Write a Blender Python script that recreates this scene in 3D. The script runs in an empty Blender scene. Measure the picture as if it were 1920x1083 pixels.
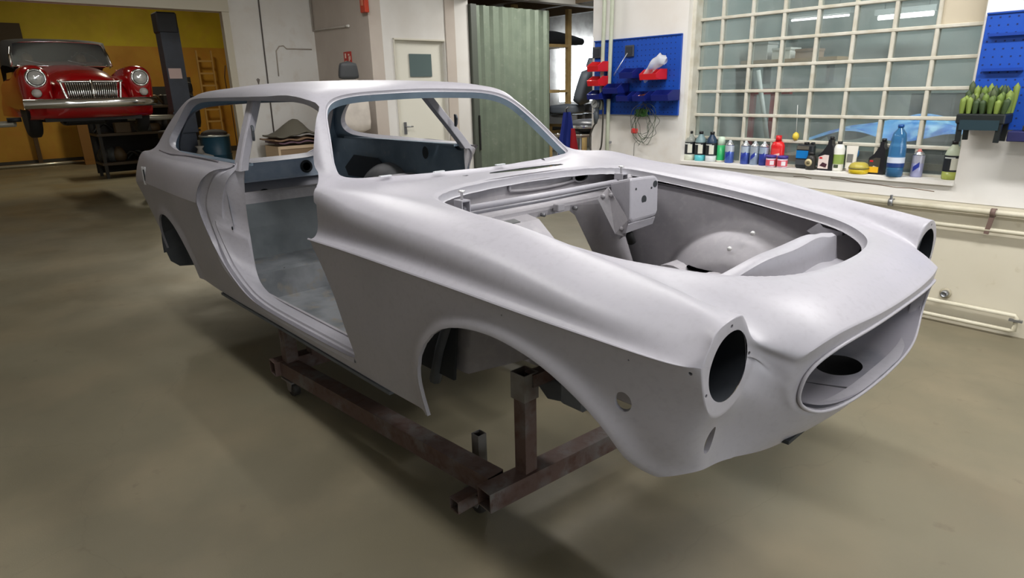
import bpy, bmesh, math, random
import numpy as np
from mathutils import Vector, Matrix
random.seed(7); RNG = np.random.RandomState(7)
PI = math.pi
C = bpy.context.scene.collection
SC = bpy.context.scene

# ------------------------------------------------------------------ camera
LIFT = 0.16                      # the body shell stands this much above its road height
CAM = (1.26688, -1.79918, 1.20163 + LIFT); YAW = 2.40116594; PITCH = 0.306711026; ROLL = -0.0235656957; FPX = 1184.76
_f = Vector((math.cos(YAW)*math.cos(PITCH), math.sin(YAW)*math.cos(PITCH), -math.sin(PITCH)))
_r = _f.cross(Vector((0, 0, 1))).normalized(); _u = _r.cross(_f)
_r2 = _r*math.cos(ROLL) + _u*math.sin(ROLL); _u2 = -_r*math.sin(ROLL) + _u*math.cos(ROLL)
cd = bpy.data.cameras.new('camera'); cam = bpy.data.objects.new('camera', cd); C.objects.link(cam)
cam.matrix_world = Matrix(((_r2.x, _u2.x, -_f.x, CAM[0]), (_r2.y, _u2.y, -_f.y, CAM[1]), (_r2.z, _u2.z, -_f.z, CAM[2]), (0, 0, 0, 1)))
cd.sensor_width = 36.0; cd.lens = 36.0*FPX/1920.0; cd.clip_start = 0.02; cd.clip_end = 100
SC.camera = cam

# ------------------------------------------------------------------ world, exposure
w = bpy.data.worlds.new('world'); SC.world = w; w.use_nodes = True
w.node_tree.nodes['Background'].inputs[0].default_value = (0.75, 0.85, 1.0, 1)
w.node_tree.nodes['Background'].inputs[1].default_value = 0.25
SC.view_settings.view_transform = 'Standard'; SC.view_settings.look = 'None'
SC.view_settings.gamma = 1.0; SC.view_settings.use_curve_mapping = False
SC.view_settings.exposure = 0.12

ROOM_A = math.radians(-1.2)      # the room is turned this much against the body shell
RM = Matrix.Rotation(ROOM_A, 4, 'Z')
def rw(e, n, z):                 # room coordinates (along window wall, towards it, up) -> world
    return RM @ Vector((e, n, z))

def area(name, e, n, z, sx, sy, power, col=(1, 1, 1), rot=(0, 0, 0)):
    l = bpy.data.lights.new(name, 'AREA'); l.shape = 'RECTANGLE'; l.size = sx; l.size_y = sy; l.energy = power; l.color = col
    o = bpy.data.objects.new(name, l); C.objects.link(o); o.location = rw(e, n, z); o.rotation_euler = (rot[0], rot[1], rot[2]+ROOM_A)
    return o
# ceiling tubes (their light; the fixtures themselves are built with the room)
TUBES = [(-0.9, 1.1, 0.62), (1.4, 1.1, 1.05), (-0.9, -1.0, 0.36), (1.4, -1.0, 0.46), (-4.4, 1.3, 0.7), (-3.6, -1.2, 0.06)]
CEIL = 3.05
for e, n, p in TUBES:
    area('tube_light', e, n, CEIL-0.13, 1.5, 0.22, 62*p, (1.0, 0.98, 0.965))
# ------------------------------------------------------------------ materials
def mat(name, col, rough=0.5, metal=0.0, noise=None, bump=0.0, bscale=80, trans=0.0, ior=1.45, emit=None, estr=1.0, alpha=1.0, coat=0.0, spec=0.5):
    m = bpy.data.materials.new(name); m.use_nodes = True
    nt = m.node_tree; b = nt.nodes['Principled BSDF']
    b.inputs['Base Color'].default_value = (*col, 1); b.inputs['Roughness'].default_value = rough
    b.inputs['Metallic'].default_value = metal; b.inputs['IOR'].default_value = ior
    b.inputs['Transmission Weight'].default_value = trans; b.inputs['Alpha'].default_value = alpha
    b.inputs['Coat Weight'].default_value = coat; b.inputs['Specular IOR Level'].default_value = spec
    if emit: b.inputs['Emission Color'].default_value = (*emit, 1); b.inputs['Emission Strength'].default_value = estr
    tc = None
    if noise or bump:
        tc = nt.nodes.new('ShaderNodeTexCoord')
    if noise:                                  # noise = list of (scale, detail, lo, hi, colour2)
        prev = None
        for (sc, det, lo, hi, c2) in noise:
            n = nt.nodes.new('ShaderNodeTexNoise'); n.inputs['Scale'].default_value = sc; n.inputs['Detail'].default_value = det
            nt.links.new(tc.outputs['Object'], n.inputs['Vector'])
            r = nt.nodes.new('ShaderNodeMapRange'); r.inputs[1].default_value = lo; r.inputs[2].default_value = hi
            nt.links.new(n.outputs['Fac'], r.inputs[0])
            mx = nt.nodes.new('ShaderNodeMix'); mx.data_type = 'RGBA'
            nt.links.new(r.outputs[0], mx.inputs[0])
            if prev is None: mx.inputs[6].default_value = (*col, 1)
            else: nt.links.new(prev, mx.inputs[6])
            mx.inputs[7].default_value = (*c2, 1); prev = mx.outputs[2]
        nt.links.new(prev, b.inputs['Base Color'])
    if bump:
        n = nt.nodes.new('ShaderNodeTexNoise'); n.inputs['Scale'].default_value = bscale; n.inputs['Detail'].default_value = 6
        nt.links.new(tc.outputs['Object'], n.inputs['Vector'])
        bp = nt.nodes.new('ShaderNodeBump'); bp.inputs['Strength'].default_value = bump; bp.inputs['Distance'].default_value = 0.01
        nt.links.new(n.outputs['Fac'], bp.inputs['Height']); nt.links.new(bp.outputs[0], b.inputs['Normal'])
    return m
def s2l(r, g, b):
    f = lambda c: (c/255/12.92) if c/255 <= .04045 else ((c/255+.055)/1.055)**2.4
    return (f(r), f(g), f(b))
_mc = {}
def pm(r, g, b, rough=0.5, metal=0.0, **k):      # plain material from an 8-bit colour, cached
    key = (r, g, b, rough, metal, tuple(sorted(k.items())))
    if key not in _mc: _mc[key] = mat('paint_%d_%d_%d' % (r, g, b), s2l(r, g, b), rough, metal, **k)
    return _mc[key]

# ------------------------------------------------------------------ mesh builder
class MB:
    def __init__(s): s.v = []; s.f = []; s.n = None; s.sm = []
    def add(s, vs, fs, smooth=False):
        o = len(s.v); s.v += [tuple(map(float, p)) for p in vs]; s.f += [tuple(i+o for i in f) for f in fs]; s.sm += [smooth]*len(fs); return s
    def box(s, c, d, M=None, bev=0):
        x, y, z = [q/2 for q in d]
        if bev > 0:
            b = min(bev, x*.95, y*.95, z*.95); vs = []; idx = {}
            for sx in (-1, 1):
                for sy in (-1, 1):
                    for sz in (-1, 1):
                        for k in range(3):
                            p = [sx*x, sy*y, sz*z]
                            for q in range(3):
                                if q != k: p[q] -= (sx, sy, sz)[q]*b
                            idx[(sx, sy, sz, k)] = len(vs); vs.append(p)
            fs = []
            for k in range(3):
                a, b_ = [q for q in range(3) if q != k]
                for sg in (-1, 1):
                    lp = []
                    for (u, w_) in ((-1, -1), (1, -1), (1, 1), (-1, 1)):
                        t = [0, 0, 0]; t[k] = sg; t[a] = u; t[b_] = w_; lp.append(idx[(*t, k)])
                    fs.append(lp)
                for (u, w_) in ((-1, -1), (1, -1), (1, 1), (-1, 1)):   # edges along k
                    t0 = [0, 0, 0]; t0[a] = u; t0[b_] = w_; t1 = list(t0); t0[k] = -1; t1[k] = 1
                    fs.append([idx[(*t0, a)], idx[(*t1, a)], idx[(*t1, b_)], idx[(*t0, b_)]])
            for sx in (-1, 1):
                for sy in (-1, 1):
                    for sz in (-1, 1): fs.append([idx[(sx, sy, sz, k)] for k in range(3)])
        else:
            vs = [(sx*x, sy*y, sz*z) for sx in (-1, 1) for sy in (-1, 1) for sz in (-1, 1)]
            fs = [(0, 1, 3, 2), (4, 6, 7, 5), (0, 4, 5, 1), (2, 3, 7, 6), (0, 2, 6, 4), (1, 5, 7, 3)]
        M = M or Matrix.Identity(4)
        vs = [Vector(c) + (M @ Vector(p)) for p in vs]
        return s.add(vs, fs)
    def tube(s, pts, r, n=10, cap=True, closed=False):
        P = [Vector(p) for p in pts]; R = r if isinstance(r, (list, tuple)) else [r]*len(P)
        vs = []; fs = []; prev = None
        for i, p in enumerate(P):
            if closed: t = (P[(i+1) % len(P)]-P[i-1])
            else: t = (P[min(i+1, len(P)-1)]-P[max(i-1, 0)])
            t.normalize()
            if prev is None:
                a = Vector((0, 0, 1)) if abs(t.z) < .9 else Vector((1, 0, 0)); u = t.cross(a).normalized()
            else:
                u = (prev - t*prev.dot(t)).normalized()
            prev = u; w_ = t.cross(u)
            for k in range(n):
                a = 2*PI*k/n; vs.append(p + (u*math.cos(a)+w_*math.sin(a))*R[i])
        m = len(P)
        for i in range(m if closed else m-1):
            for k in range(n):
                a = i*n+k; b = i*n+(k+1) % n; c = ((i+1) % m)*n+(k+1) % n; d = ((i+1) % m)*n+k
                fs.append((a, b, c, d))
        s.add(vs, fs, True)
        if cap and not closed:
            s.add(vs[:n], [tuple(range(n))[::-1]]); s.add(vs[-n:], [tuple(range(n))])
        return s
    def lathe(s, prof, c=(0, 0, 0), n=24, axis='Z', M=None, sx=1, sy=1, cap=True):   # prof: list of (r, h)
        vs = []; fs = []
        M = M or Matrix.Identity(4)
        for (r, h) in prof:
            for k in range(n):
                a = 2*PI*k/n; p = Vector((r*math.cos(a)*sx, r*math.sin(a)*sy, h))
                if axis == 'X': p = Vector((p.z, p.x, p.y))
                if axis == 'Y': p = Vector((p.y, p.z, p.x))
                vs.append(Vector(c) + (M @ p))
        for i in range(len(prof)-1):
            for k in range(n):
                fs.append((i*n+k, i*n+(k+1) % n, (i+1)*n+(k+1) % n, (i+1)*n+k))
        s.add(vs, fs, True)
        for i, q in ((0, prof[0]), (len(prof)-1, prof[-1])):
            if cap and q[0] > 1e-5: s.add(vs[i*n:(i+1)*n], [tuple(range(n))])
        return s
    def grid(s, P, smooth=True, closeu=False):        # P[i][j] points
        a = len(P); b = len(P[0]); vs = [p for r in P for p in r]; fs = []
        for i in range(a-1+(1 if closeu else 0)):
            for j in range(b-1):
                i2 = (i+1) % a; fs.append((i*b+j, i*b+j+1, i2*b+j+1, i2*b+j))
        return s.add(vs, fs, smooth)
    def prism(s, poly, d, M=None, c=(0, 0, 0)):        # polygon in local xz, extruded d along y (centred)
        M = M or Matrix.Identity(4); n = len(poly); vs = []
        for yy in (-d/2, d/2): vs += [Vector(c)+(M @ Vector((x, yy, z))) for x, z in poly]
        fs = [tuple(range(n)), tuple(range(2*n-1, n-1, -1))] + [(i, (i+1) % n, n+(i+1) % n, n+i) for i in range(n)]
        return s.add(vs, fs)
    def build(s, name, m, parent=None, smooth=None, bevel=0, solid=0, loc=None, M=None):
        me = bpy.data.meshes.new(name)
        vs = s.v
        if M is not None: vs = [tuple(M @ Vector(p)) for p in vs]
        me.from_pydata(vs, [], s.f); me.update()
        bm = bmesh.new(); bm.from_mesh(me)
        for f, q in zip(bm.faces, s.sm): f.smooth = q if smooth is None else smooth
        if not getattr(s, 'raw', False):
            bmesh.ops.remove_doubles(bm, verts=bm.verts, dist=1e-5)
            bmesh.ops.recalc_face_normals(bm, faces=bm.faces)
        bm.to_mesh(me); bm.free()
        me.materials.append(m)
        o = bpy.data.objects.new(name, me); C.objects.link(o)
        if parent: o.parent = parent
        if loc is not None: o.location = loc
        if bevel:
            b = o.modifiers.new('bevel', 'BEVEL'); b.width = bevel; b.segments = 2; b.limit_method = 'ANGLE'
        if solid:
            b = o.modifiers.new('solid', 'SOLIDIFY'); b.thickness = solid; b.offset = 0
        return o
def tag(o, label=None, cat=None, group=None, kind=None):
    if label: o['label'] = label
    if cat: o['category'] = cat
    if group: o['group'] = group
    if kind: o['kind'] = kind
    return o
def empty(name, loc, rz=0.0, label=None, cat=None, group=None):
    o = bpy.data.objects.new(name, None); C.objects.link(o); o.location = loc; o.rotation_euler = (0, 0, rz); o.empty_display_size = .1
    return tag(o, label, cat, group)
def RX(a): return Matrix.Rotation(a, 4, 'X')
def RY(a): return Matrix.Rotation(a, 4, 'Y')
def RZ(a): return Matrix.Rotation(a, 4, 'Z')
def interp(x, xs, ys): return float(np.interp(x, xs, ys))
def catmull(pts, n=8, closed=False):
    P = [Vector(p) for p in pts]; out = []; m = len(P)
    for i in range(m if closed else m-1):
        if closed: p0, p1, p2, p3 = P[i-1], P[i], P[(i+1) % m], P[(i+2) % m]
        else: p0, p1, p2, p3 = P[max(i-1, 0)], P[i], P[i+1], P[min(i+2, m-1)]
        for k in range(n):
            t = k/n; out.append(0.5*((2*p1)+(p2-p0)*t+(2*p0-5*p1+4*p2-p3)*t*t+(3*p1-p0-3*p2+p3)*t**3))
    if not closed: out.append(P[-1])
    return out
# ------------------------------------------------------------------ bare car body: outer skin
# half cage of the skin (y outward), columns 0..13 from the centre line round to the sill
def ring(a, x=.68, r=.108, cy=.655, cz=.64):
    return (x, cy+r*math.cos(math.radians(a)), cz+r*math.sin(math.radians(a)))
ROWS = []
# r0 front edge of the top and side
ROWS.append([(.815, 0, .665), (.81, .2, .667), (.79, .36, .663), (.757, .468, .637), ring(166), ring(118), ring(66),
             ring(42), ring(27), ring(15), ring(8), ring(-48), (.648, .705, .465), (.628, .675, .372)])
ROWS.append([(.70, 0, .735), (.70, .2, .733), (.69, .36, .722), (.665, .462, .703), (.63, .557, .690), (.62, .607, .738), (.62, .672, .757),
             (.62, .745, .722), (.62, .777, .694), (.62, .797, .674), (.62, .785, .660), (.605, .762, .56), (.59, .745, .44), (.56, .712, .352)])
ROWS.append([(.5, 0, .765), (.5, .2, .763), (.5, .36, .760), (.47, .475, .755), (.45, .56, .746), (.45, .62, .772), (.45, .69, .780),
             (.45, .785, .745), (.45, .806, .712), (.45, .832, .690), (.45, .820, .676), (.45, .805, .55), (.45, .78, .42), (.45, .735, .335)])
ROWS.append([(.25, 0, .797), (.25, .2, .795), (.25, .38, .788), (.25, .49, .778), (.25, .565, .786), (.25, .63, .806), (.25, .70, .812),
             (.25, .80, .772), (.25, .822, .728), (.25, .850, .700), (.25, .838, .686), (.25, .828, .55), (.25, .815, .42), (.25, .78, .30)])
ROWS.append([(0, 0, .825), (0, .2, .823), (0, .38, .815), (0, .50, .802), (0, .575, .814), (0, .63, .838), (0, .705, .846),
             (0, .812, .802), (0, .834, .745), (0, .861, .710), (0, .849, .695), (0, .835, .55), (0, .825, .40), (0, .79, .25)])
ROWS.append([(-.3, 0, .853), (-.3, .2, .851), (-.3, .38, .845), (-.3, .50, .833), (-.3, .58, .842), (-.3, .64, .855), (-.3, .715, .858),
             (-.3, .817, .820), (-.3, .838, .755), (-.3, .864, .714), (-.3, .852, .699), (-.3, .838, .55), (-.3, .828, .40), (-.3, .80, .238)])
ROWS.append([(-.58, 0, .870), (-.58, .2, .869), (-.58, .38, .866), (-.58, .50, .862), (-.58, .585, .864), (-.58, .65, .867), (-.58, .732, .870),
             (-.58, .828, .842), (-.58, .840, .765), (-.58, .864, .716), (-.58, .852, .700), (-.58, .838, .55), (-.58, .828, .40), (-.58, .80, .235)])
ROWS.append([(-.73, 0, .878), (-.74, .2, .877), (-.76, .38, .876), (-.80, .52, .877), (-.84, .61, .878), (-.84, .68, .878), (-.80, .765, .886),
             (-.78, .832, .862), (-.78, .841, .770), (-.80, .864, .714), (-.80, .852, .699), (-.80, .838, .55), (-.80, .828, .40), (-.80, .80, .235)])
ROWS.append([(-.81, 0, .893), (-.82, .2, .893), (-.86, .41, .893), (-.92, .56, .898), (-.99, .655, .915), (-1.0, .688, .905), (-1.0, .765, .890),
             (-1.0, .832, .864), (-1.0, .841, .780), (-1.0, .860, .714), (-1.0, .852, .699), (-1.0, .838, .55), (-1.0, .828, .40), (-1.0, .80, .235)])
ROWS.append([(-1.03, 0, 1.055), (-1.04, .2, 1.053), (-1.055, .39, 1.045), (-1.08, .53, 1.035), (-1.115, .626, 1.02), (-1.15, .665, .985), (-1.17, .745, .886),
             (-1.17, .826, .853), (-1.17, .841, .780), (-1.17, .860, .714), (-1.17, .850, .699), (-1.17, .838, .55), (-1.17, .828, .40), (-1.17, .80, .235)])
ROWS.append([(-1.27, 0, 1.203), (-1.275, .2, 1.200), (-1.275, .36, 1.193), (-1.275, .475, 1.178), (-1.27, .568, 1.15), (-1.30, .624, 1.065), (-1.34, .74, .89),
             (-1.34, .826, .855), (-1.34, .843, .780), (-1.34, .858, .714), (-1.34, .850, .699), (-1.34, .838, .55), (-1.34, .828, .40), (-1.34, .80, .235)])
ROWS.append([(-1.48, 0, 1.249), (-1.48, .2, 1.246), (-1.48, .37, 1.238), (-1.48, .49, 1.224), (-1.48, .582, 1.192), (-1.50, .635, 1.06), (-1.55, .73, .89),
             (-1.55, .826, .858), (-1.55, .843, .785), (-1.55, .856, .712), (-1.55, .850, .698), (-1.55, .838, .55), (-1.55, .828, .40), (-1.55, .80, .235)])
def rr(x, zc, z4, y4, ysc, zb, t6=.885):
    return [(x, 0, zc), (x, .2*ysc, zc-.002), (x, .38*ysc, zc-.010), (x, .50*ysc, zc-.024), (x, y4, z4), (x, y4+.055, 1.055), (x, .715*min(1, ysc+.02), t6),
            (x, .81*ysc, .864), (x, .845*ysc, .79), (x, .856*ysc, .71), (x, .852*ysc, .69), (x, .838*ysc, .55), (x, .826*ysc, .40), (x, .80*ysc, zb)]
ROWS.append(rr(-1.95, 1.264, 1.205, .584, 1.0, .235))
ROWS.append(rr(-2.35, 1.261, 1.203, .578, .995, .245, .884))
ROWS.append(rr(-2.70, 1.247, 1.195, .566, .98, .27, .882))
ROWS.append([(-2.93, 0, 1.231), (-2.93, .19, 1.229), (-2.93, .35, 1.222), (-2.92, .46, 1.208), (-2.92, .548, 1.172), (-2.96, .602, 1.04), (-3.0, .685, .884),
             (-3.0, .775, .865), (-3.0, .812, .79), (-3.0, .824, .71), (-3.0, .820, .69), (-3.0, .806, .55), (-3.0, .795, .42), (-3.0, .775, .30)])
ROWS.append([(-3.02, 0, 1.195), (-3.02, .19, 1.193), (-3.02, .35, 1.186), (-3.06, .455, 1.176), (-3.09, .532, 1.152), (-3.14, .59, 1.01), (-3.14, .680, .884),
             (-3.14, .765, .866), (-3.14, .800, .79), (-3.14, .812, .71), (-3.14, .808, .69), (-3.14, .796, .57), (-3.14, .785, .46), (-3.11, .765, .325)])
ROWS.append([(-3.24, 0, .98), (-3.24, .2, .98), (-3.24, .37, .98), (-3.26, .49, 1.0), (-3.28, .565, 1.045), (-3.31, .622, .950), (-3.30, .685, .880),
             (-3.30, .745, .868), (-3.32, .785, .79), (-3.34, .795, .71), (-3.34, .792, .68), (-3.32, .782, .60), (-3.26, .772, .49), (-3.18, .752, .335)])
ROWS.append([(-3.43, 0, .745), (-3.43, .2, .745), (-3.43, .38, .748), (-3.425, .50, .765), (-3.40, .615, .87), (-3.41, .66, .872), (-3.41, .705, .872),
             (-3.42, .738, .855), (-3.46, .765, .775), (-3.50, .775, .70), (-3.51, .775, .665), (-3.46, .768, .61), (-3.37, .758, .51), (-3.24, .74, .35)])
for i_ in range(1, 12):
    r = ROWS[i_]; c9 = r[9]; k_ = {1: .38, 2: .55, 3: .72, 4: .85}.get(i_, .95)
    f_ = 1.0 if i_ < 10 else (.5 if i_ == 10 else 0)
    n8 = (c9[0], c9[1]-.044*k_, c9[2]+.030*k_); r[8] = tuple(a+(b-a)*f_ for a, b in zip(r[8], n8))
    r[7] = (r[7][0], r[7][1]-.008*f_, r[7][2])
    if 2 <= i_ <= 6: r[6] = (r[6][0], r[6][1]-.028, r[6][2]+.002); r[5] = (r[5][0], r[5][1]-.012, r[5][2]+.001)
NR = len(ROWS); NCOL = 14
verts = []; vid = {}
def addv(key, p):
    vid[key] = len(verts); verts.append(Vector(p)); return vid[key]
for i, r in enumerate(ROWS):
    for j, p in enumerate(r): addv(('s', i, j), p)
# front cap interior (cols 0..5, rows 7..13); its border is row 0 (cols 0..6 top, cols 6..13 side)
def capf(i, j):
    if j == 6: return ('s', 0, i)
    if i == 6: return ('s', 0, j)
    return ('f', i, j)
RA = {7: 174, 8: 181, 9: 188, 10: 195, 11: 230}
for j in range(7, 14):
    t = {7: .2, 8: .38, 9: .56, 10: .72, 11: 1.0}.get(j, None)
    for i in range(0, 6):
        if j <= 11:
            if i <= 2:
                a = Vector(ROWS[0][i]); b = Vector([(.787, 0, .430), (.782, .2, .431), (.766, .335, .441)][i]); p = a.lerp(b, t)
            elif i == 3: p = Vector({7: (.748, .478, .612), 8: (.743, .482, .588), 9: (.74, .482, .560), 10: (.738, .476, .525), 11: (.742, .437, .468)}[j])
            elif i == 4: p = Vector(ring(RA[j]))
            else: p = Vector(ring(RA[11] if j > 11 else 90)); p = Vector((.68, .655, {7: .70, 8: .675, 9: .65, 10: .62}.get(j, .532)))
        elif j == 12:
            p = Vector([(.760, 0, .385), (.755, .2, .386), (.735, .36, .395), (.705, .465, .412), (.660, .57, .450), (.652, .64, .465)][i])
        else:
            p = Vector([(.722, 0, .345), (.720, .2, .345), (.70, .37, .350), (.68, .48, .358), (.652, .57, .368), (.642, .63, .371)][i])
        addv(('f', i, j), p)
def capr(i, j):
    if j == 6: return ('s', NR-1, i)
    if i == 6: return ('s', NR-1, j)
    return ('r', i, j)
for j in range(7, 14):
    for i in range(0, 6):
        e = Vector(ROWS[-1][j]); top = Vector(ROWS[-1][i]); f = i/6
        y = top.y*(1-0) if j < 9 else e.y*f
        y = e.y*f
        addv(('r', i, j), (e.x-.02*(1-f*f) if j > 8 else e.x-.01, y, min(e.z, top.z-.02*(j-6))))
quads = []; creases = {}
def cr(a, b, w_): creases[frozenset((vid[a], vid[b]))] = w_
for i in range(NR-1):
    for j in range(NCOL-1): quads.append([vid[('s', i, j)], vid[('s', i, j+1)], vid[('s', i+1, j+1)], vid[('s', i+1, j)]])
for fn in (capf, capr):
    for j in range(6, 13):
        for i in range(6):
            q = [vid[fn(i, j)], vid[fn(i, j+1)], vid[fn(i+1, j+1)], vid[fn(i+1, j)]]
            quads.append(q if fn is capf else q[::-1])
for i in range(0, 8): cr(('s', i, 9), ('s', i+1, 9), 1.0)
for i in range(1, 7): cr(('s', i, 6), ('s', i+1, 6), .22)
for i in range(8, 11): cr(('s', i, 9), ('s', i+1, 9), .6)
for j in range(0, 3): cr(('s', 0, j), ('s', 0, j+1), 1.0)
rl = [('s', 0, 4), ('s', 0, 5), ('s', 0, 6), ('s', 0, 7), ('s', 0, 8), ('s', 0, 9), ('s', 0, 10), ('s', 0, 11), ('f', 5, 11), ('f', 4, 11), ('f', 4, 10), ('f', 4, 9), ('f', 4, 8), ('f', 4, 7), ('s', 0, 4)]
for a, b in zip(rl[:-1], rl[1:]): cr(a, b, 1.0 if a[2] == 11 or b[2] == 11 else .10 if a[1:] in ((0, 4), (4, 7)) or b[1:] in ((4, 7), (4, 8)) else .85)
for j in range(6, 11): cr(capf(3, j), capf(3, j+1), .5)
for i in range(3): cr(capf(i, 11), capf(i+1, 11), .6)
for i in range(11, NR-1): cr(('s', i, 6), ('s', i+1, 6), .4)
for j in range(6, 13): cr(('s', NR-1, j), ('s', NR-1, j+1), .7)
for j in range(0, 6): cr(('s', NR-1, j), ('s', NR-1, j+1), .7)
# mirror to the full cage
n0 = len(verts); mir = {}
for k in range(n0):
    if verts[k].y < 1e-6: mir[k] = k
    else: mir[k] = len(verts); verts.append(Vector((verts[k].x, -verts[k].y, verts[k].z)))
quads += [[mir[k] for k in q][::-1] for q in list(quads)]
for e, w_ in list(creases.items()): creases[frozenset(mir[k] for k in e)] = w_
def subdiv(vs, level):
    me = bpy.data.meshes.new('t'); me.from_pydata([tuple(v) for v in vs], [], quads); me.update()
    at_ = me.attributes.new('crease_edge', 'FLOAT', 'EDGE')
    for e in me.edges: at_.data[e.index].value = creases.get(frozenset(e.vertices), 0.0)
    o = bpy.data.objects.new('t', me); C.objects.link(o)
    m = o.modifiers.new('s', 'SUBSURF'); m.levels = level; m.use_limit_surface = True; m.quality = 6
    dg = bpy.context.evaluated_depsgraph_get(); dg.update()
    ev = o.evaluated_get(dg); em = ev.to_mesh()
    V = np.empty(len(em.vertices)*3); em.vertices.foreach_get('co', V); V = V.reshape(-1, 3)
    F = [tuple(p.vertices) for p in em.polygons] if level > 1 else None
    ev.to_mesh_clear(); bpy.data.objects.remove(o); bpy.data.meshes.remove(me)
    return V, F
T = np.array([tuple(v) for v in verts]); cv = T.copy()
for it in range(5):
    V, _ = subdiv(cv, 1); cv = cv + .9*(T - V[:len(T)])
V, F = subdiv(cv, 4)
print('cage residual', np.abs(subdiv(cv, 1)[0][:len(T)]-T).max(), len(V), len(F))
F = np.array(F); F = np.concatenate([F[:, [0, 1, 2]], F[:, [0, 2, 3]]])

# polygons of the openings
def chaikin(P, n=2, keep=.2):
    P = np.array(P, float)
    for _ in range(n):
        Q = np.roll(P, -1, 0); P = np.stack([P*(1-keep)+Q*keep, P*keep+Q*(1-keep)], 1).reshape(-1, 2)
    return P
def sdpoly(P, X, Y):      # >0 outside
    d = np.full(X.shape, 1e9); ins = np.zeros(X.shape, bool); n = len(P)
    for i in range(n):
        ax, ay = P[i]; bx, by = P[(i+1) % n]; ex, ey = bx-ax, by-ay; L = ex*ex+ey*ey+1e-12
        t = np.clip(((X-ax)*ex+(Y-ay)*ey)/L, 0, 1); d = np.minimum(d, (X-ax-t*ex)**2+(Y-ay-t*ey)**2)
        c = ((ay > Y) != (by > Y)) & (X < (bx-ax)*(Y-ay)/(by-ay+1e-15)+ax); ins ^= c
    d = np.sqrt(d); return np.where(ins, -d, d)
HOOD = [(.662, 0), (.655, .12), (.635, .22), (.60, .30), (.545, .37), (.48, .425), (.38, .47), (.25, .512), (.10, .538), (-.05, .548), (-.25, .547), (-.45, .540), (-.515, .515), (-.555, .44), (-.585, .25), (-.60, 0)]
HOOD = chaikin(HOOD + [(x, -y) for x, y in HOOD[-2:0:-1]], 2, .25)
ARCHF = chaikin([(-.205, .10), (-.212, .28), (-.208, .389), (-.17, .487), (-.085, .569), (.013, .607), (.122, .620), (.202, .615), (.294, .595), (.363, .565), (.428, .520), (.475, .470), (.500, .425), (.515, .392), (.545, .365), (.59, .345), (.64, .338), (.66, .10)], 1, .25)
ARCHR = chaikin([(-2.37, .10), (-2.372, .30), (-2.385, .345), (-2.425, .405), (-2.51, .475), (-2.62, .53), (-2.74, .555), (-2.86, .545), (-2.95, .50), (-3.0, .43), (-3.02, .35), (-3.03, .10)], 1, .25)
DOOR = chaikin([(-.775, .905), (-.795, .80), (-.822, .708), (-.765, .62), (-.70, .50), (-.655, .36), (-.648, .297), (-.70, .288), (-.95, .283), (-1.25, .280), (-1.50, .283), (-1.62, .298), (-1.70, .325), (-1.78, .37),
                (-1.88, .44), (-1.97, .53), (-2.025, .62), (-2.035, .70), (-2.01, .77), (-1.955, .82), (-1.87, .868), (-1.84, .90), (-1.80, 1.0), (-1.715, 1.16), (-1.70, 1.192), (-1.50, 1.198), (-1.38, 1.188), (-1.285, 1.170), (-1.24, 1.145), (-1.19, 1.085), (-1.138, 1.02), (-1.105, .97), (-1.07, .934), (-1.02, .910), (-.93, .903), (-.85, .904)], 1, .2)
QWIN = chaikin([(-1.90, .893), (-2.4, .899), (-2.8, .905), (-3.05, .916), (-3.14, .938), (-3.17, .975), (-3.13, 1.03), (-3.04, 1.10), (-2.95, 1.152), (-2.86, 1.178), (-2.72, 1.188), (-2.5, 1.191), (-2.1, 1.192), (-1.86, 1.192), (-1.79, 1.19)], 2, .25)
LINK = np.array([(-2.30, .8955), (-1.845, .893), (-1.83, .93), (-1.66, 1.10), (-1.66, 1.1935), (-2.30, 1.192)])
WS = [(0, 1.153), (.27, 1.178), (.42, 1.206), (.52, 1.235), (.602, 1.262), (.643, 1.300), (.632, 1.38), (.60, 1.473), (.554, 1.613), (.523, 1.676), (.475, 1.718), (.42, 1.735), (.3, 1.744), (0, 1.748)]
WS = chaikin(WS + [(-y, z) for y, z in WS[-2:0:-1]], 2, .25)      # (y, distance up the slope of the glass)
TG = [(0, .765), (.30, .768), (.42, .775), (.48, .80), (.515, .85), (.52, .92), (.505, 1.02), (.485, 1.10), (.455, 1.15), (.40, 1.172), (.2, 1.182), (0, 1.184)]
TG = chaikin(TG + [(-y, z) for y, z in TG[-2:0:-1]], 2, .25)
GR = [(0, .634), (.2, .634), (.33, .628), (.40, .608), (.437, .58), (.447, .55), (.444, .51), (.41, .478), (.34, .450), (.2, .439), (0, .437)]
GR = chaikin(GR + [(-y, z) for y, z in GR[-2:0:-1]], 2, .25)
# outward flare round the wheel openings
ay = np.abs(V[:, 1]); sd = np.minimum(np.where(V[:, 0] > -1.5, sdpoly(ARCHF, V[:, 0], V[:, 2]), 9), np.where(V[:, 0] < -1.5, sdpoly(ARCHR, V[:, 0], V[:, 2]), 9))
m = (ay > .55) & (V[:, 2] < .69)
amp = np.where(V[:, 0] > -1.5, .020, .012)
V[m, 1] += (np.sign(V[:, 1])*amp*np.exp(-(np.maximum(sd, 0)/.035)**2))[m]
# drip moulding groove under the quarter windows and recess round the hood opening
sh = sdpoly(HOOD, V[:, 0], V[:, 1]); m = (V[:, 2] > .6) & (V[:, 0] > -.75) & (V[:, 0] < .75)
V[m, 2] -= (.007*np.exp(-(np.maximum(sh, 0)/.012)**2))[m]
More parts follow.
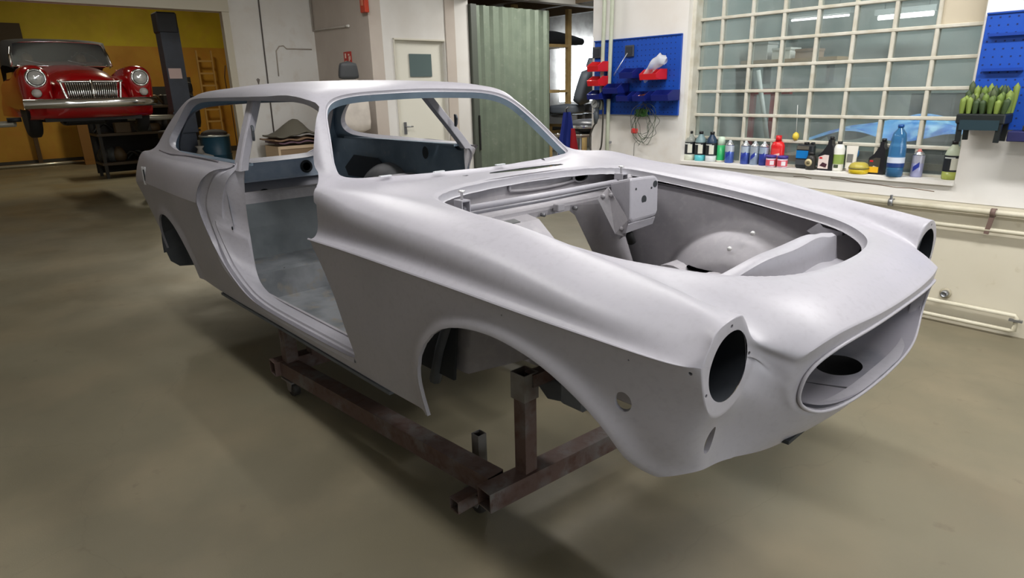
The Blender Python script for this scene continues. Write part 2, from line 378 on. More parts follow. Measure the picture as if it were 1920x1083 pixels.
# vertex normals
def vnormals(V, F):
    n = np.cross(V[F[:, 1]]-V[F[:, 0]], V[F[:, 2]]-V[F[:, 0]]); N = np.zeros_like(V)
    for k in range(3): np.add.at(N, F[:, k], n)
    return N/np.maximum(np.linalg.norm(N, axis=1), 1e-12)[:, None]
N = vnormals(V, F)
g = np.full(len(V), 1e9)
if ((N*(V-np.array([0, 0, .5]))).sum(1)).mean() < 0: F = F[:, ::-1]; N = -N
def clip(V, N, F, gfun, reg, tagid, tags):
    """cut away the part of the surface where gfun < 0 (only faces in reg); boundary vertices are remembered in tags"""
    Gv = gfun(V); c = V[F].mean(1); R = reg(c)
    s = Gv[F] > 0; k = s.sum(1)
    keep = F[(~R) | (k == 3)]; cut = F[R & (k > 0) & (k < 3)]
    Vn = [V]; Nn = [N]; cache = {}; nv = len(V); newV = []; newN = []; newF = []; bnd = []
    def mid(a, b):
        nonlocal nv
        key = (a, b) if a < b else (b, a)
        if key not in cache:
            t = Gv[a]/(Gv[a]-Gv[b]); newV.append(V[a]+(V[b]-V[a])*t); q = N[a]+(N[b]-N[a])*t; newN.append(q/np.linalg.norm(q)); cache[key] = nv; nv += 1
        return cache[key]
    for f in cut:
        p = [Gv[x] > 0 for x in f]
        if sum(p) == 1:
            i = p.index(True); a, b, c_ = f[i], f[(i+1) % 3], f[(i+2) % 3]; x, y = mid(a, b), mid(a, c_)
            newF.append((a, x, y)); bnd.append((x, y))
        else:
            i = p.index(False); a, b, c_ = f[i], f[(i+1) % 3], f[(i+2) % 3]; x, y = mid(a, b), mid(a, c_)
            newF.append((x, b, c_)); newF.append((x, c_, y)); bnd.append((y, x))
    V2 = np.concatenate([V, np.array(newV).reshape(-1, 3)]); N2 = np.concatenate([N, np.array(newN).reshape(-1, 3)])
    F2 = np.concatenate([keep, np.array(newF, int).reshape(-1, 3)])
    tags.setdefault(tagid, []).extend(bnd)
    return V2, N2, F2
def refine(V, N, F, cen_, rad, times=1):
    for _ in range(times):
        c = V[F].mean(1); m = np.zeros(len(F), bool)
        for q, r_ in zip(cen_, rad): m |= ((c-np.array(q))**2).sum(1) < r_*r_
        R_ = F[m]; k = len(R_); nv = len(V)
        if not k: return V, N, F
        E = np.sort(np.concatenate([R_[:, [0, 1]], R_[:, [1, 2]], R_[:, [2, 0]]]), axis=1); ue, inv = np.unique(E, axis=0, return_inverse=True); inv = inv.reshape(-1)
        V = np.concatenate([V, V[ue].mean(1)]); nn = N[ue].mean(1); N = np.concatenate([N, nn/np.linalg.norm(nn, axis=1)[:, None]])
        a, b, c_ = nv+inv[:k], nv+inv[k:2*k], nv+inv[2*k:]
        F = np.concatenate([F[~m], np.stack([R_[:, 0], a, c_], 1), np.stack([a, R_[:, 1], b], 1), np.stack([c_, b, R_[:, 2]], 1), np.stack([a, b, c_], 1)])
    return V, N, F
def circ(V, cx, cy, r, ax=(1, 2)): return np.hypot(V[:, ax[0]]-cx, V[:, ax[1]]-cy)-r
HOLES = [(x, s_*y, z) for s_ in (-1, 1) for (x, y, z) in [(.512, .80, .545), (.67, .66, .455)]]
V, N, F = refine(V, N, F, HOLES, [.07]*len(HOLES), 2)
V, N, F = refine(V, N, F, [(.68, s_*.655, .64) for s_ in (-1, 1)], [.105]*2, 1)
def side_cut(v):
    d = sdpoly(DOOR, v[:, 0], v[:, 2])
    yl = np.interp(v[:, 0], [-1.14, -1.08, -1.0, -.9, -.82, -.775, -.70], [.60, .665, .705, .760, .805, .87, .95])   # the pillar foot keeps the strip inside this line
    foot = np.where((v[:, 0] > -1.14) & (v[:, 2] > .84), yl-np.abs(v[:, 1]), -9)
    d = np.maximum(d, foot)
    return np.minimum(np.minimum(d, sdpoly(QWIN, v[:, 0], v[:, 2])), sdpoly(LINK, v[:, 0], v[:, 2]))
V, N, F = refine(V, N, F, [(x, y, interp(x, [-.6, 0, .66], [.86, .80, .745])) for x, y in HOOD], [.045]*len(HOOD), 1)
tags = {}
CUTS = [
 ('hood', lambda v: sdpoly(HOOD, v[:, 0], v[:, 1]), lambda c: (c[:, 2] > .6) & (c[:, 0] > -.7) & (c[:, 0] < .72)),
 ('windscreen', lambda v: sdpoly(WS, v[:, 1], -.83*v[:, 0]+.56*v[:, 2]), lambda c: (c[:, 0] > -1.42) & (c[:, 0] < -.70)),
 ('tailgate', lambda v: sdpoly(TG, v[:, 1], v[:, 2]), lambda c: (c[:, 0] < -2.95)),
 ('grille', lambda v: sdpoly(GR, v[:, 1], v[:, 2]), lambda c: (c[:, 0] > .70) & (np.abs(c[:, 1]) < .5)),
 ('vent', lambda v: sdpoly(chaikin([(-.684, -.125), (-.658, .07), (-.670, .31), (-.704, .31), (-.714, .10), (-.712, -.10)], 1), v[:, 0], v[:, 1]), lambda c: (c[:, 0] > -.85) & (c[:, 0] < -.63) & (np.abs(c[:, 1]) < .4)),
 ('cowlhole', lambda v: np.minimum(circ(v, -.72, -.22, .013, (0, 1)), circ(v, -.83, .33, .012, (0, 1))), lambda c: (c[:, 0] > -.86) & (c[:, 0] < -.66) & (np.abs(c[:, 1]) < .4)),
]
for sgn in (-1, 1):
    reg = lambda s: (lambda c: c[:, 1]*s > .42)
    CUTS += [
     ('door', side_cut, reg(sgn)),
     ('arch', lambda v: sdpoly(ARCHF, v[:, 0], v[:, 2]), (lambda s: (lambda c: (c[:, 1]*s > .42) & (c[:, 2] < .75) & (c[:, 0] > -1)))(sgn)),
     ('arch', lambda v: sdpoly(ARCHR, v[:, 0], v[:, 2]), (lambda s: (lambda c: (c[:, 1]*s > .42) & (c[:, 2] < .75) & (c[:, 0] < -2)))(sgn)),
     ('headlight', (lambda s: (lambda v: circ(v, .655*s, .64, .0785)))(sgn), (lambda s: (lambda c: (c[:, 1]*s > .5) & (c[:, 0] > .66)))(sgn)),
     ('indicator', (lambda s: (lambda v: np.hypot((v[:, 1]-.655*s)/.6, (v[:, 2]-.452)/1.2)-.0300))(sgn), (lambda s: (lambda c: (c[:, 1]*s > .5) & (c[:, 0] > .60) & (c[:, 2] < .53)))(sgn)),
     ('sidemarker', (lambda s: (lambda v: np.hypot((v[:, 0]-.512)/.75, (v[:, 2]-.545)/1.0)-.0250))(sgn), (lambda s: (lambda c: (c[:, 1]*s > .5) & (c[:, 0] < .62) & (c[:, 0] > .42) & (c[:, 2] < .62)))(sgn)),
    ]
    for a in (95, 0, 205):
        hy, hz = .655+.092*math.cos(math.radians(180-a)), .64+.092*math.sin(math.radians(180-a))
        CUTS.append(('screwhole', (lambda s, y, z: (lambda v: circ(v, y*s, z, .0045)))(sgn, hy, hz), (lambda s, y, z: (lambda c: (c[:, 0] > .675) & (np.hypot(c[:, 1]-y*s, c[:, 2]-z) < .02)))(sgn, hy, hz)))
    for hx in (-.56, -.29, -.03, .18, .36, .53, .66):
        CUTS.append(('screwhole', (lambda x: (lambda v: circ(v, x, .655+.02*(x < .3), .0042, (0, 2))))(hx), (lambda s, x: (lambda c: (c[:, 1]*s > .5) & (np.abs(c[:, 0]-x) < .03) & (c[:, 2] < .70) & (c[:, 2] > .6)))(sgn, hx)))
for t_, gf, rg in CUTS: V, N, F = clip(V, N, F, gf, rg, t_, tags)
print('skin', len(V), len(F))
PRIMER = mat('primer', s2l(159, 157, 165), .40, noise=[(3.0, 3, .35, .75, s2l(151, 150, 157)), (60, 4, .5, .9, s2l(148, 147, 153))], bump=.03, bscale=900)
PRIMIN = mat('primer_inner_shaded', s2l(112, 128, 142), .55, noise=[(5.0, 5, .4, .7, s2l(92, 108, 122)), (22, 5, .6, .8, s2l(128, 138, 148))], bump=.05, bscale=300)  # thin inner coat, with the cabin shade put into its blue-grey
CAR = empty('car_body_shell', (0, 0, LIFT), 0, 'bare estate coupe body shell in light grey primer on a rusty steel stand', 'car body')
def comps(F, small=0):
    F = np.asarray(F); idx = {}; par = []
    def find(a):
        while par[a] != a: par[a] = par[par[a]]; a = par[a]
        return a
    for f in F:
        ids = []
        for q in f:
            q = int(q)
            if q not in idx: idx[q] = len(par); par.append(len(par))
            ids.append(idx[q])
        r = find(ids[0])
        for k in ids[1:]: par[find(k)] = r
    return np.array([find(idx[int(f[0])]) for f in F])
def sub_mesh(name, mask, V, N, F, m, parent, label=None):
    Fm = F[mask]; c = comps(Fm); ks, cn = np.unique(c, return_counts=True)
    if len(ks) > 1:
        big = [k for k, q in zip(ks, cn) if q > 60] or [ks[cn.argmax()]]
        for i_, k in enumerate(big): sub_mesh1(name, Fm[(c == k) | (~np.isin(c, big) & (i_ == 0))], V, N, m, parent, label)
        return
    sub_mesh1(name, Fm, V, N, m, parent, label)
def build_split(mb, name, m, parent, label=None):
    c = comps([f[:3] for f in mb.f]) if len(set(len(f) for f in mb.f)) > 1 else comps(mb.f)
    out = []
    for k in np.unique(c):
        q = MB(); q.raw = True; sel = np.where(c == k)[0]; mp = {}
        for i in sel:
            for v in mb.f[i]:
                if v not in mp: mp[v] = len(q.v); q.v.append(mb.v[v])
            q.f.append(tuple(mp[v] for v in mb.f[i])); q.sm.append(mb.sm[i])
        o = q.build(name, m, parent); out.append(o)
        if label: o['label'] = label
    return out
def sub_mesh1(name, Fm, V, N, m, parent, label=None):
    u, inv = np.unique(Fm, return_inverse=True); Fm = inv.reshape(-1, 3)
    me = bpy.data.meshes.new(name); me.from_pydata(V[u].tolist(), [], Fm.tolist()); me.update()
    me.polygons.foreach_set('use_smooth', [True]*len(me.polygons))
    me.normals_split_custom_set_from_vertices(N[u].tolist()); me.materials.append(m)
    o = bpy.data.objects.new(name, me); C.objects.link(o); o.parent = parent
    if label: o['label'] = label
    return o
cen = V[F].mean(1); X, Y, Z = cen.T; AY = np.abs(Y)
reg = np.full(len(F), '', dtype=object)
def setr(m, n): reg[m & (reg == '')] = n
setr((X > -.80) & (AY > .565) & (Y < 0) & ~((X > .62) & (AY < .60)) , 'front_fender_right'); setr((X > -.80) & (AY > .565) & (Y > 0), 'front_fender_left')
setr((X > .55), 'nose_panel'); setr((X > -.80) & (X < -.5) & (AY < .566) & (Z < .90), 'cowl_panel'); setr((X > -.95) & (AY < .60) & (Z < .93), 'hood_surround')
setr((Z < .34) & (X > -1.95), 'sill_panel'); setr((X < -3.40) & (AY < .70), 'rear_panel')
belt = .889
setr((Z > 1.165) | ((X > -1.9) & (X < -1.3) & (AY < .55)), 'roof_panel')
setr((X > -1.35) & (Z > .87), 'windshield_pillar'); setr((X > -2.0) & (Z > .90), 'center_pillar'); setr((Z > .90) , 'rear_pillar')
setr((X < -1.6), 'rear_quarter_panel'); setr(X < 5, 'windshield_pillar')
for n_, side in [(a, s) for a in sorted(set(reg)) for s in (-1, 1)]:
    one = n_ in ('nose_panel', 'cowl_panel', 'rear_panel', 'roof_panel')
    if one and side > 0: continue
    m = (reg == n_) & (np.ones(len(F), bool) if one else (Y*side > 0))
    if m.any(): sub_mesh(n_.replace('_right', '').replace('_left', ''), m, V, N, F, PRIMER, CAR)
# returned edges (flanges) along every opening
def flange(tid, vec1, vec2=None, sel=None, off=None):
    E = tags[tid]; 
    if sel: E = [e for e in E if sel(V[e[0]])]
    mb = MB(); mb.raw = True; idx = {}
    def q(i):
        if i not in idx:
            p = V[i]; n = N[i]; a = vec1(p, n); p = p + off(p, n) if off else p; idx[i] = len(mb.v); mb.v.append(tuple(p)); mb.v.append(tuple(p+a))
            if vec2: mb.v.append(tuple(p+a+vec2(p, n)))
        return idx[i]
    for a, b in E:
        ia, ib = q(a), q(b); mb.f.append((ia, ib, ib+1, ia+1)); mb.sm.append(True)
        if vec2: mb.f.append((ia+1, ib+1, ib+2, ia+2)); mb.sm.append(True)
    return mb
def centre_dir(cx, cy, ax):
    def f(p, n, w_):
        d = np.zeros(3); d[ax[0]] = cx-p[ax[0]]; d[ax[1]] = cy-p[ax[1]]; L = np.linalg.norm(d)+1e-9; return d/L*w_
    return f
hd = centre_dir(.03, 0, (0, 1))
def wd(p, n, w_):
    t = -.83*p[0]+.56*p[2]; d = -p[1]*np.array([0, 1, 0])*.7 + (1.46-t)*np.array([-.83, 0, .56]); return d/np.linalg.norm(d)*w_
build_split(flange('hood', lambda p, n: np.array([0, 0, -.022]) , lambda p, n: hd(p, n, .012)+np.array([0, 0, -.004])), 'hood_opening_flange', PRIMER, CAR)
build_split(flange('windscreen', lambda p, n: -n*.010, lambda p, n: wd(p, n, .008)-n*.002), 'windscreen_rebate', PRIMER, CAR)
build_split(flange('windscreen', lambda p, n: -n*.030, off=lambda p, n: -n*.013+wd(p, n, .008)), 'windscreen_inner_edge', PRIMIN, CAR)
build_split(flange('tailgate', lambda p, n: -n*.03, lambda p, n: wd(p, n, .02)), 'tailgate_rebate', PRIMER, CAR)
gd = centre_dir(0, .55, (1, 2))
build_split(flange('grille', lambda p, n: np.array([-.03, 0, 0])+gd(p, n, .004), None), 'grille_flange', PRIMER, CAR)
build_split(flange('door', lambda p, n: -n*.014, lambda p, n: -n*.026, sel=lambda p: p[2] > .885), 'side_opening_edge', PRIMER, CAR)
build_split(flange('door', lambda p, n: -n*.010+np.array([-.003, 0, 0]), sel=lambda p: .33 < p[2] <= .92 and p[0] > -.9 and not .675 < p[2] < .735), 'fender_rear_edge', PRIMER, CAR)
build_split(flange('arch', lambda p, n: -n*.002+np.array([0, -.010*np.sign(p[1]), 0])), 'wheel_arch_lip', PRIMER, CAR)
for t_, d_ in (('vent', .004), ('cowlhole', .01), ('screwhole', .006), ('indicator', .012), ('sidemarker', .012)):
    build_split(flange(t_, (lambda d: (lambda p, n: -n*d))(d_)), {'vent': 'vent_slot_edge', 'cowlhole': 'cowl_hole_edge', 'screwhole': 'screw_hole_edge', 'indicator': 'indicator_hole_edge', 'sidemarker': 'marker_hole_edge'}[t_], PRIMER if t_ != 'vent' else pm(60, 62, 66), CAR)  # vent edge is darkened: the shade of the slot sits in its colour
# inner skin of the cabin
m = (X < -.86) & (Z > .30) & ~((Z < .92) & (AY > .62) & (X > -1.95)) & ~((Z < .76) & (X < -3.4))
# (offset inwards by the depth of the pillars)
Vin = V - N*.040
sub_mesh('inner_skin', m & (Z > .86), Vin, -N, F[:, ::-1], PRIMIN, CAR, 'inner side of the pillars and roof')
# ------------------------------------------------------------------ inside of the shell
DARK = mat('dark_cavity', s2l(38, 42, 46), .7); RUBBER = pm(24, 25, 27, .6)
UNDER = mat('underbody_coat', s2l(88, 92, 98), .6, noise=[(8, 4, .4, .7, s2l(70, 74, 80))])
METAL = pm(150, 152, 155, .35, .8)
BAY = mat('primer_dusty', s2l(152, 149, 154), .6, noise=[(7, 5, .42, .68, s2l(142, 140, 145)), (30, 5, .5, .8, s2l(160, 157, 161))], bump=.04, bscale=400)
def P3(x, y, z): return Vector((x, y, z))
def resample(P, n):
    P = [Vector(p) for p in P]; d = [0]
    for a, b in zip(P[:-1], P[1:]): d.append(d[-1]+(b-a).length)
    out = []
    for k in range(n):
        t = d[-1]*k/(n-1); i = max(0, min(len(P)-2, int(np.searchsorted(d, t, side='right'))-1)); f = (t-d[i])/max(d[i+1]-d[i], 1e-9); out.append(P[i].lerp(P[i+1], min(max(f, 0), 1)))
    return out
JO = [(-1.862, .70, .896), (-1.87, .765, .870), (-1.955, .812, .822), (-2.01, .832, .77), (-2.037, .842, .70), (-2.027, .845, .62), (-1.972, .840, .53), (-1.88, .834, .44), (-1.78, .829, .368), (-1.70, .824, .325), (-1.62, .819, .298), (-1.5, .816, .283), (-1.25, .813, .280), (-.95, .813, .283), (-.655, .812, .289)]
JI = [(-1.835, .655, .90), (-1.835, .670, .86), (-1.845, .678, .80), (-1.85, .684, .74), (-1.852, .688, .68), (-1.85, .69, .60), (-1.845, .69, .50), (-1.835, .69, .42), (-1.81, .69, .35), (-1.77, .69, .30), (-1.68, .69, .272), (-1.55, .69, .262), (-1.25, .69, .262), (-.95, .69, .262), (-.60, .69, .262)]
NJ = 90
for s in (-1, 1):
    # segment-wise matched so that both loops stay in step
    O = catmull(JO, 6); I = catmull(JI, 6); rows = []
    DB = V[np.unique(np.array(tags['door']))]; DB = DB[(DB[:, 1]*s > 0)]
    for k, o_ in enumerate(O):
        if o_.z < .90:
            q = DB[np.argmin((DB[:, 0]-o_.x)**2+(DB[:, 2]-o_.z)**2)]; O[k] = Vector((q[0], abs(q[1])-.001, q[2]))
    O = [Vector(p) for p in resample(O, 120)]; I = [Vector(p) for p in resample(I, 120)]
    pz = [p.z for p in O]
    for k, (a, b) in enumerate(zip(O, I)):
        T_ = (O[min(k+2, 119)]-O[max(k-2, 0)]).normalized(); A_ = b-a; n_ = T_.cross(A_).normalized()
        if n_.dot(Vector((-1.25, .74, .62))-a) < 0: n_ = -n_
        up = max(0, min(1, (a.z-.66)/.08)); lo = max(0, min(1, (.60-(a.z*.5+b.z*.5))/.02)); r = []
        for t, d in ((0, 0), (.02, -.018), (.16, -.018), (.20, .001), (.25, .004), (.31, .003), (.33, .003+.008*lo), (.50, .003+.008*lo), (.53, .004-.012*up+.008*lo), (.96, .0-.010*up+.006*lo), (1, -.006)):
            p = a.lerp(b, t)+n_*d; r.append((p.x, s*p.y, p.z))
        rows.append(r)
    MB().grid(rows, smooth=False).build('door_jamb', PRIMER, CAR, smooth=True).modifiers.new('e', 'EDGE_SPLIT').split_angle = math.radians(28)
    m = MB()
    for (x, z) in ((-1.93, .625), (-1.935, .585), (-1.90, .582)):
        m = MB(); m.lathe([(.0, .003), (.008, .003), (.009, 0)], n=12, M=RX(-PI/2*s), c=(x, s*.747, z)); m.build('latch_screw_hole', DARK, CAR)
    # sill inner wall, lower body side inside
    MB().box((-1.25, s*.69, .235), (1.32, .012, .08)).build('inner_sill', BAY, CAR)
    MB().box((-1.25, s*.745, .226), (1.6, .12, .012)).build('sill_closing_plate', UNDER, CAR)
    # centre pillar between the two side windows, leaning back
    sec_ = []
    for (z, xf, xr, y) in ((.86, -1.797, -1.878, .700), (.90, -1.818, -1.900, .683), (1.0, -1.868, -1.948, .630), (1.10, -1.918, -1.998, .572), (1.185, -1.961, -2.041, .524), (1.215, -1.976, -2.058, .505)):
        y0 = y+.004; sec_.append([(xf, s*y0, z), (xf-.012, s*(y0+.006), z), (xr+.012, s*(y0+.006), z), (xr, s*y0, z), (xr+.006, s*(y0-.040), z), (xf-.02, s*(y0-.045), z), (xf, s*y0, z)])
    MB().grid(sec_, smooth=False).build('center_pillar', PRIMER, CAR, bevel=.003)
    # belt anchor tab on the centre pillar
    pr = [(0, -.035), (.012, -.040), (.022, -.02), (.026, .01), (.018, .032), (0, .036)]
    MB().prism(pr, .012, c=(-1.842, s*.607, 1.03), M=RZ(.2*s)).build('belt_anchor_tab', pm(70, 74, 80, .4), CAR, bevel=.004)
    # inner quarter panel with window reveal
    g = []
    for x in np.linspace(-1.90, -3.36, 26):
        r = []
        for z in np.linspace(.30, .875, 14):
            y = interp(z, [.3, .6, .875], [.60, .61, .625]) + interp(x, [-2.22, -1.90], [0, .13])
            y = min(y, interp(x, [-3.36, -3.1, -2.8, -2.7], [.58, .60, .64, .9]))
            r.append((x, s*y, z))
        g.append(r)
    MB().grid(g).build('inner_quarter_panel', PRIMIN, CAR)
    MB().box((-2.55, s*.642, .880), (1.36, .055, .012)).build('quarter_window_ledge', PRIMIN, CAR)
    # wheelhouse dome: inside the cabin
    g = []
    for i in range(25):
        a = PI*i/24; r = []
        for j in range(12):
            q = j/11; rad = .37*math.sin(PI/2*min(1, (1-q)*1.0)) if False else .37*math.sqrt(max(0, 1-q**2.6))
            r.append((-2.62+rad*math.cos(a), s*(.63-.20*q), .36+rad*1.0*math.sin(a)))
        g.append(r)
    MB().grid(g).build('rear_wheelhouse', mat('wheelhouse_grey', s2l(120, 120, 122), .55, noise=[(6, 4, .4, .7, s2l(92, 96, 100))]) if s < 0 else bpy.data.materials['wheelhouse_grey'], CAR)
    # wheel tub seen from the outside through the arch
    g = []
    for i in range(25):
        a = PI*i/24
        g.append([(-2.70+.355*math.cos(a), s*.80, .27+.335*math.sin(a)), (-2.70+.37*math.cos(a), s*.70, .27+.36*math.sin(a)), (-2.70+.37*math.cos(a), s*.62, .27+.36*math.sin(a))])
    MB().grid(g).build('rear_wheel_tub', UNDER, CAR)
    MB().prism([(-2.70+.37*math.cos(PI*i/24), .27+.36*math.sin(PI*i/24)) for i in range(25)]+[(-3.05, .20), (-2.95, .125), (-2.80, .12), (-2.62, .17), (-2.40, .235)], .006, c=(0, s*.615, 0)).build('wheel_tub_wall', UNDER, CAR)
    m = MB(); m.lathe([(.0, 0), (.038, 0), (.04, .004)], n=18, sx=.8, c=(-2.16, s*.607, .822), M=RX(PI/2*s)); m.build('speaker_hole', DARK, CAR)
    if s > 0:
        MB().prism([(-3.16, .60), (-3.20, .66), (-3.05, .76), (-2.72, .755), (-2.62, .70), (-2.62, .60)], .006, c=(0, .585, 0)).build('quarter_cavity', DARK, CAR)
        for k in range(2):
            MB().box((-3.165, .575, 1.07-.075*k), (.012, .02, .05), bev=.004).build('pillar_slot', DARK, CAR)
    MB().add([(-3.035, s*y, z) for y, z in ((.62, .46), (.795, .46), (.795, .30), (.775, .215), (.73, .175), (.62, .16))], [(0, 1, 2, 3, 4, 5)]).build('wheel_tub_skirt', UNDER, CAR, solid=.008)
    # rear light opening with pale mark on the tail
    q_ = V[np.argmin((V[:, 0]+3.11)**2+(V[:, 1]-s*.80)**2+(V[:, 2]-.745)**2)]
    MB().box((q_[0], q_[1], .745), (.055, .006, .11), bev=.002, M=RZ(-.14*s)).build('tail_mark', pm(206, 208, 214, .5), CAR)
    MB().box((q_[0]+.006, q_[1]+s*.003, .75), (.014, .006, .07), bev=.002, M=RZ(-.14*s)).build('rear_side_slot', DARK, CAR)
# floor, seat box, rear bulkhead, cargo floor, rear panel
FLOORM = mat('bare_floor_primer', s2l(128, 131, 135), .7, noise=[(5, 5, .4, .65, s2l(96, 100, 104)), (14, 5, .55, .72, s2l(128, 122, 112))], bump=.08, bscale=60)
MB().box((-1.28, 0, .195), (1.16, 1.38, .012)).build('floor_pan', FLOORM, CAR)
MB().box((-1.852, 0, .266), (.012, 1.38, .146)).build('seat_riser', FLOORM, CAR)
m = MB(); g = []
for x in np.linspace(-1.855, -2.20, 10):
    g.append([(x, y, .335-.03*math.sin((x+1.855)/-.35*PI)*math.cos(y*4)**2*.8) for y in np.linspace(-.68, .68, 40)])
m.grid(g).build('rear_seat_pan', FLOORM, CAR)
for k, (yc, wv) in enumerate(((-.52, .02), (-.43, .015), (-.30, .02), (-.2, .015))):
    MB().tube([( -1.90-.03*i, yc+wv*math.sin(i*1.1+k), .333-.012*math.sin(i/9*PI)) for i in range(9)], .003, 5).build('sealant_crack', pm(96, 92, 92, .8), CAR)
MB().grid([[(-2.20, y, .335), (-2.24, y, .50), (-2.285, y, .625)] for y in np.linspace(-.66, .66, 14)], smooth=False).build('rear_bulkhead', mat('bulkhead_grey', s2l(98, 104, 108), .7, noise=[(6, 5, .4, .7, s2l(78, 84, 88))]), CAR)
MB().grid([[(-2.285, y, .622), (-2.29, y, .650), (-2.30, y, .676), (-2.36, y, .680), (-2.362, y, .65)] for y in np.linspace(-.66, .66, 14)], smooth=False).build('bulkhead_top_rail', BAY, CAR)
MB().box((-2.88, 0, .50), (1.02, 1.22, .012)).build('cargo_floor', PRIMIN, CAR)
m = MB().grid([[(-3.385, y, .745), (-3.40, y, .735), (-3.395, y, .61), (-3.38, y, .60)] for y in np.linspace(-.58, .58, 14)], smooth=False); m.build('rear_cross_panel', mat('blue_grey_primer', s2l(160, 170, 184), .5, noise=[(9, 5, .4, .7, s2l(138, 152, 172))]), CAR)
m = MB(); m.lathe([(.030, 0), (.030, .008), (.045, .010), (.048, 0)], n=28, c=(-3.39, .36, .672), M=RY(PI/2), cap=False); m.build('latch_ring', RUBBER, CAR)
MB().lathe([(0, 0), (.03, 0)], n=24, c=(-3.388, .36, .672), M=RY(PI/2)).build('latch_hole_disc', pm(170, 160, 130, .6), CAR)
MB().lathe([(0, 0), (.014, 0)], n=14, c=(-3.386, -.10, .715), M=RY(PI/2)).build('panel_hole', DARK, CAR)
for y in (-.06,): MB().lathe([(0, 0), (.045, 0)], n=20, c=(-2.38, -.38, .64), M=RY(PI/2)).build('bulkhead_hole', DARK, CAR)
MB().box((-3.30, 0, .33), (.36, 1.30, .012)).build('rear_underfloor', UNDER, CAR)
# three clips along the lower edge of the windscreen opening
for y in (-.50, -.29, .02): MB().box((-.86+.06*(y > -.4)+.02*(y > 0), y, .894), (.012, .05, .004)).build('glazing_clip', pm(210, 214, 218, .3), CAR)
# grille duct
g = []
for y in np.linspace(-.452, .452, 41):
    d = max(.03, (1-(abs(y)/.46)**5)); zz = math.sqrt(max(0, 1-(abs(y)/.455)**2.6))
    lip = .787-.047*(abs(y)/.455)**3
    r = []
    for (x0, z0) in ((.790, .437), (.775, .432), (.75, .428), (.72, .426), (.69, .425), (.66, .425), (.60, .426), (.54, .428), (.49, .437), (.46, .46), (.445, .51), (.45, .57), (.47, .62), (.52, .655), (.62, .67), (.74, .668)):
        r.append((lip+(x0-.787)*d, y, .552+(z0-.552)*(.10+.90*zz)))
    g.append(r)
mm = MB().grid(g); Vd = np.array(mm.v); Fd = np.array(mm.f); Fd = np.concatenate([Fd[:, [0, 1, 2]], Fd[:, [0, 2, 3]]])
for _ in range(2):   # refine so that the hole is round
    nv = len(Vd); a = (Vd[Fd[:, 0]]+Vd[Fd[:, 1]])/2; b = (Vd[Fd[:, 1]]+Vd[Fd[:, 2]])/2; c = (Vd[Fd[:, 2]]+Vd[Fd[:, 0]])/2; k = len(Fd)
    Vd = np.concatenate([Vd, a, b, c]); ia = nv+np.arange(k); ib = ia+k; ic = ib+k
    Fd = np.concatenate([np.stack([Fd[:, 0], ia, ic], 1), np.stack([ia, Fd[:, 1], ib], 1), np.stack([ic, ib, Fd[:, 2]], 1), np.stack([ia, ib, ic], 1)])
uq, inv = np.unique(Vd.round(6), axis=0, return_inverse=True); Fd = inv.reshape(-1)[Fd]; Vd = uq
Nd = vnormals(Vd, Fd)
Vd, Nd, Fd = clip(Vd, Nd, Fd, lambda v: np.hypot((v[:, 0]-.672)/.060, (v[:, 1]-.005)/.078)*.07-.07, lambda c: c[:, 2] < .47, 'duct', {})
sub_mesh1('grille_duct', Fd, Vd, Nd, mat('duct_primer', s2l(158, 156, 166), .38, noise=[(6, 4, .45, .7, s2l(120, 124, 134))]), CAR)
MB().box((.62, 0, .365), (.20, .80, .01)).build('duct_shade_plate', DARK, CAR)  # dark plate added below the duct hole, shade put into its colour
MB().tube([(.655, -.178, .4285), (.71, -.155, .430), (.763, -.136, .434)], .002, 6).build('duct_seam', pm(90, 90, 96, .6), CAR)
# raised bead round the grille opening
gl = [V[a] for a, b in tags['grille']]; gl = sorted(gl, key=lambda p: math.atan2(p[2]-.55, p[1])); gl = gl[::4]
MB().tube([Vector(p)+Vector((.002, 0, 0)) + Vector((0, p[1], (p[2]-.55)*2.2)).normalized()*.008 for p in gl], .0045, 8, closed=True).build('grille_bead', PRIMER, CAR)
# added dark bowls: unlit wing cavity and dark undercoat put into the colour
for s in (-1, 1):
    m = MB(); m.lathe([(.079, 0), (.080, -.004), (.082, -.03), (.10, -.12), (.095, -.20), (0, -.22)], n=30, c=(.679, s*.655, .64), M=RY(PI/2), cap=False); m.build('headlight_dark_bowl', pm(34, 38, 44, .6), CAR)
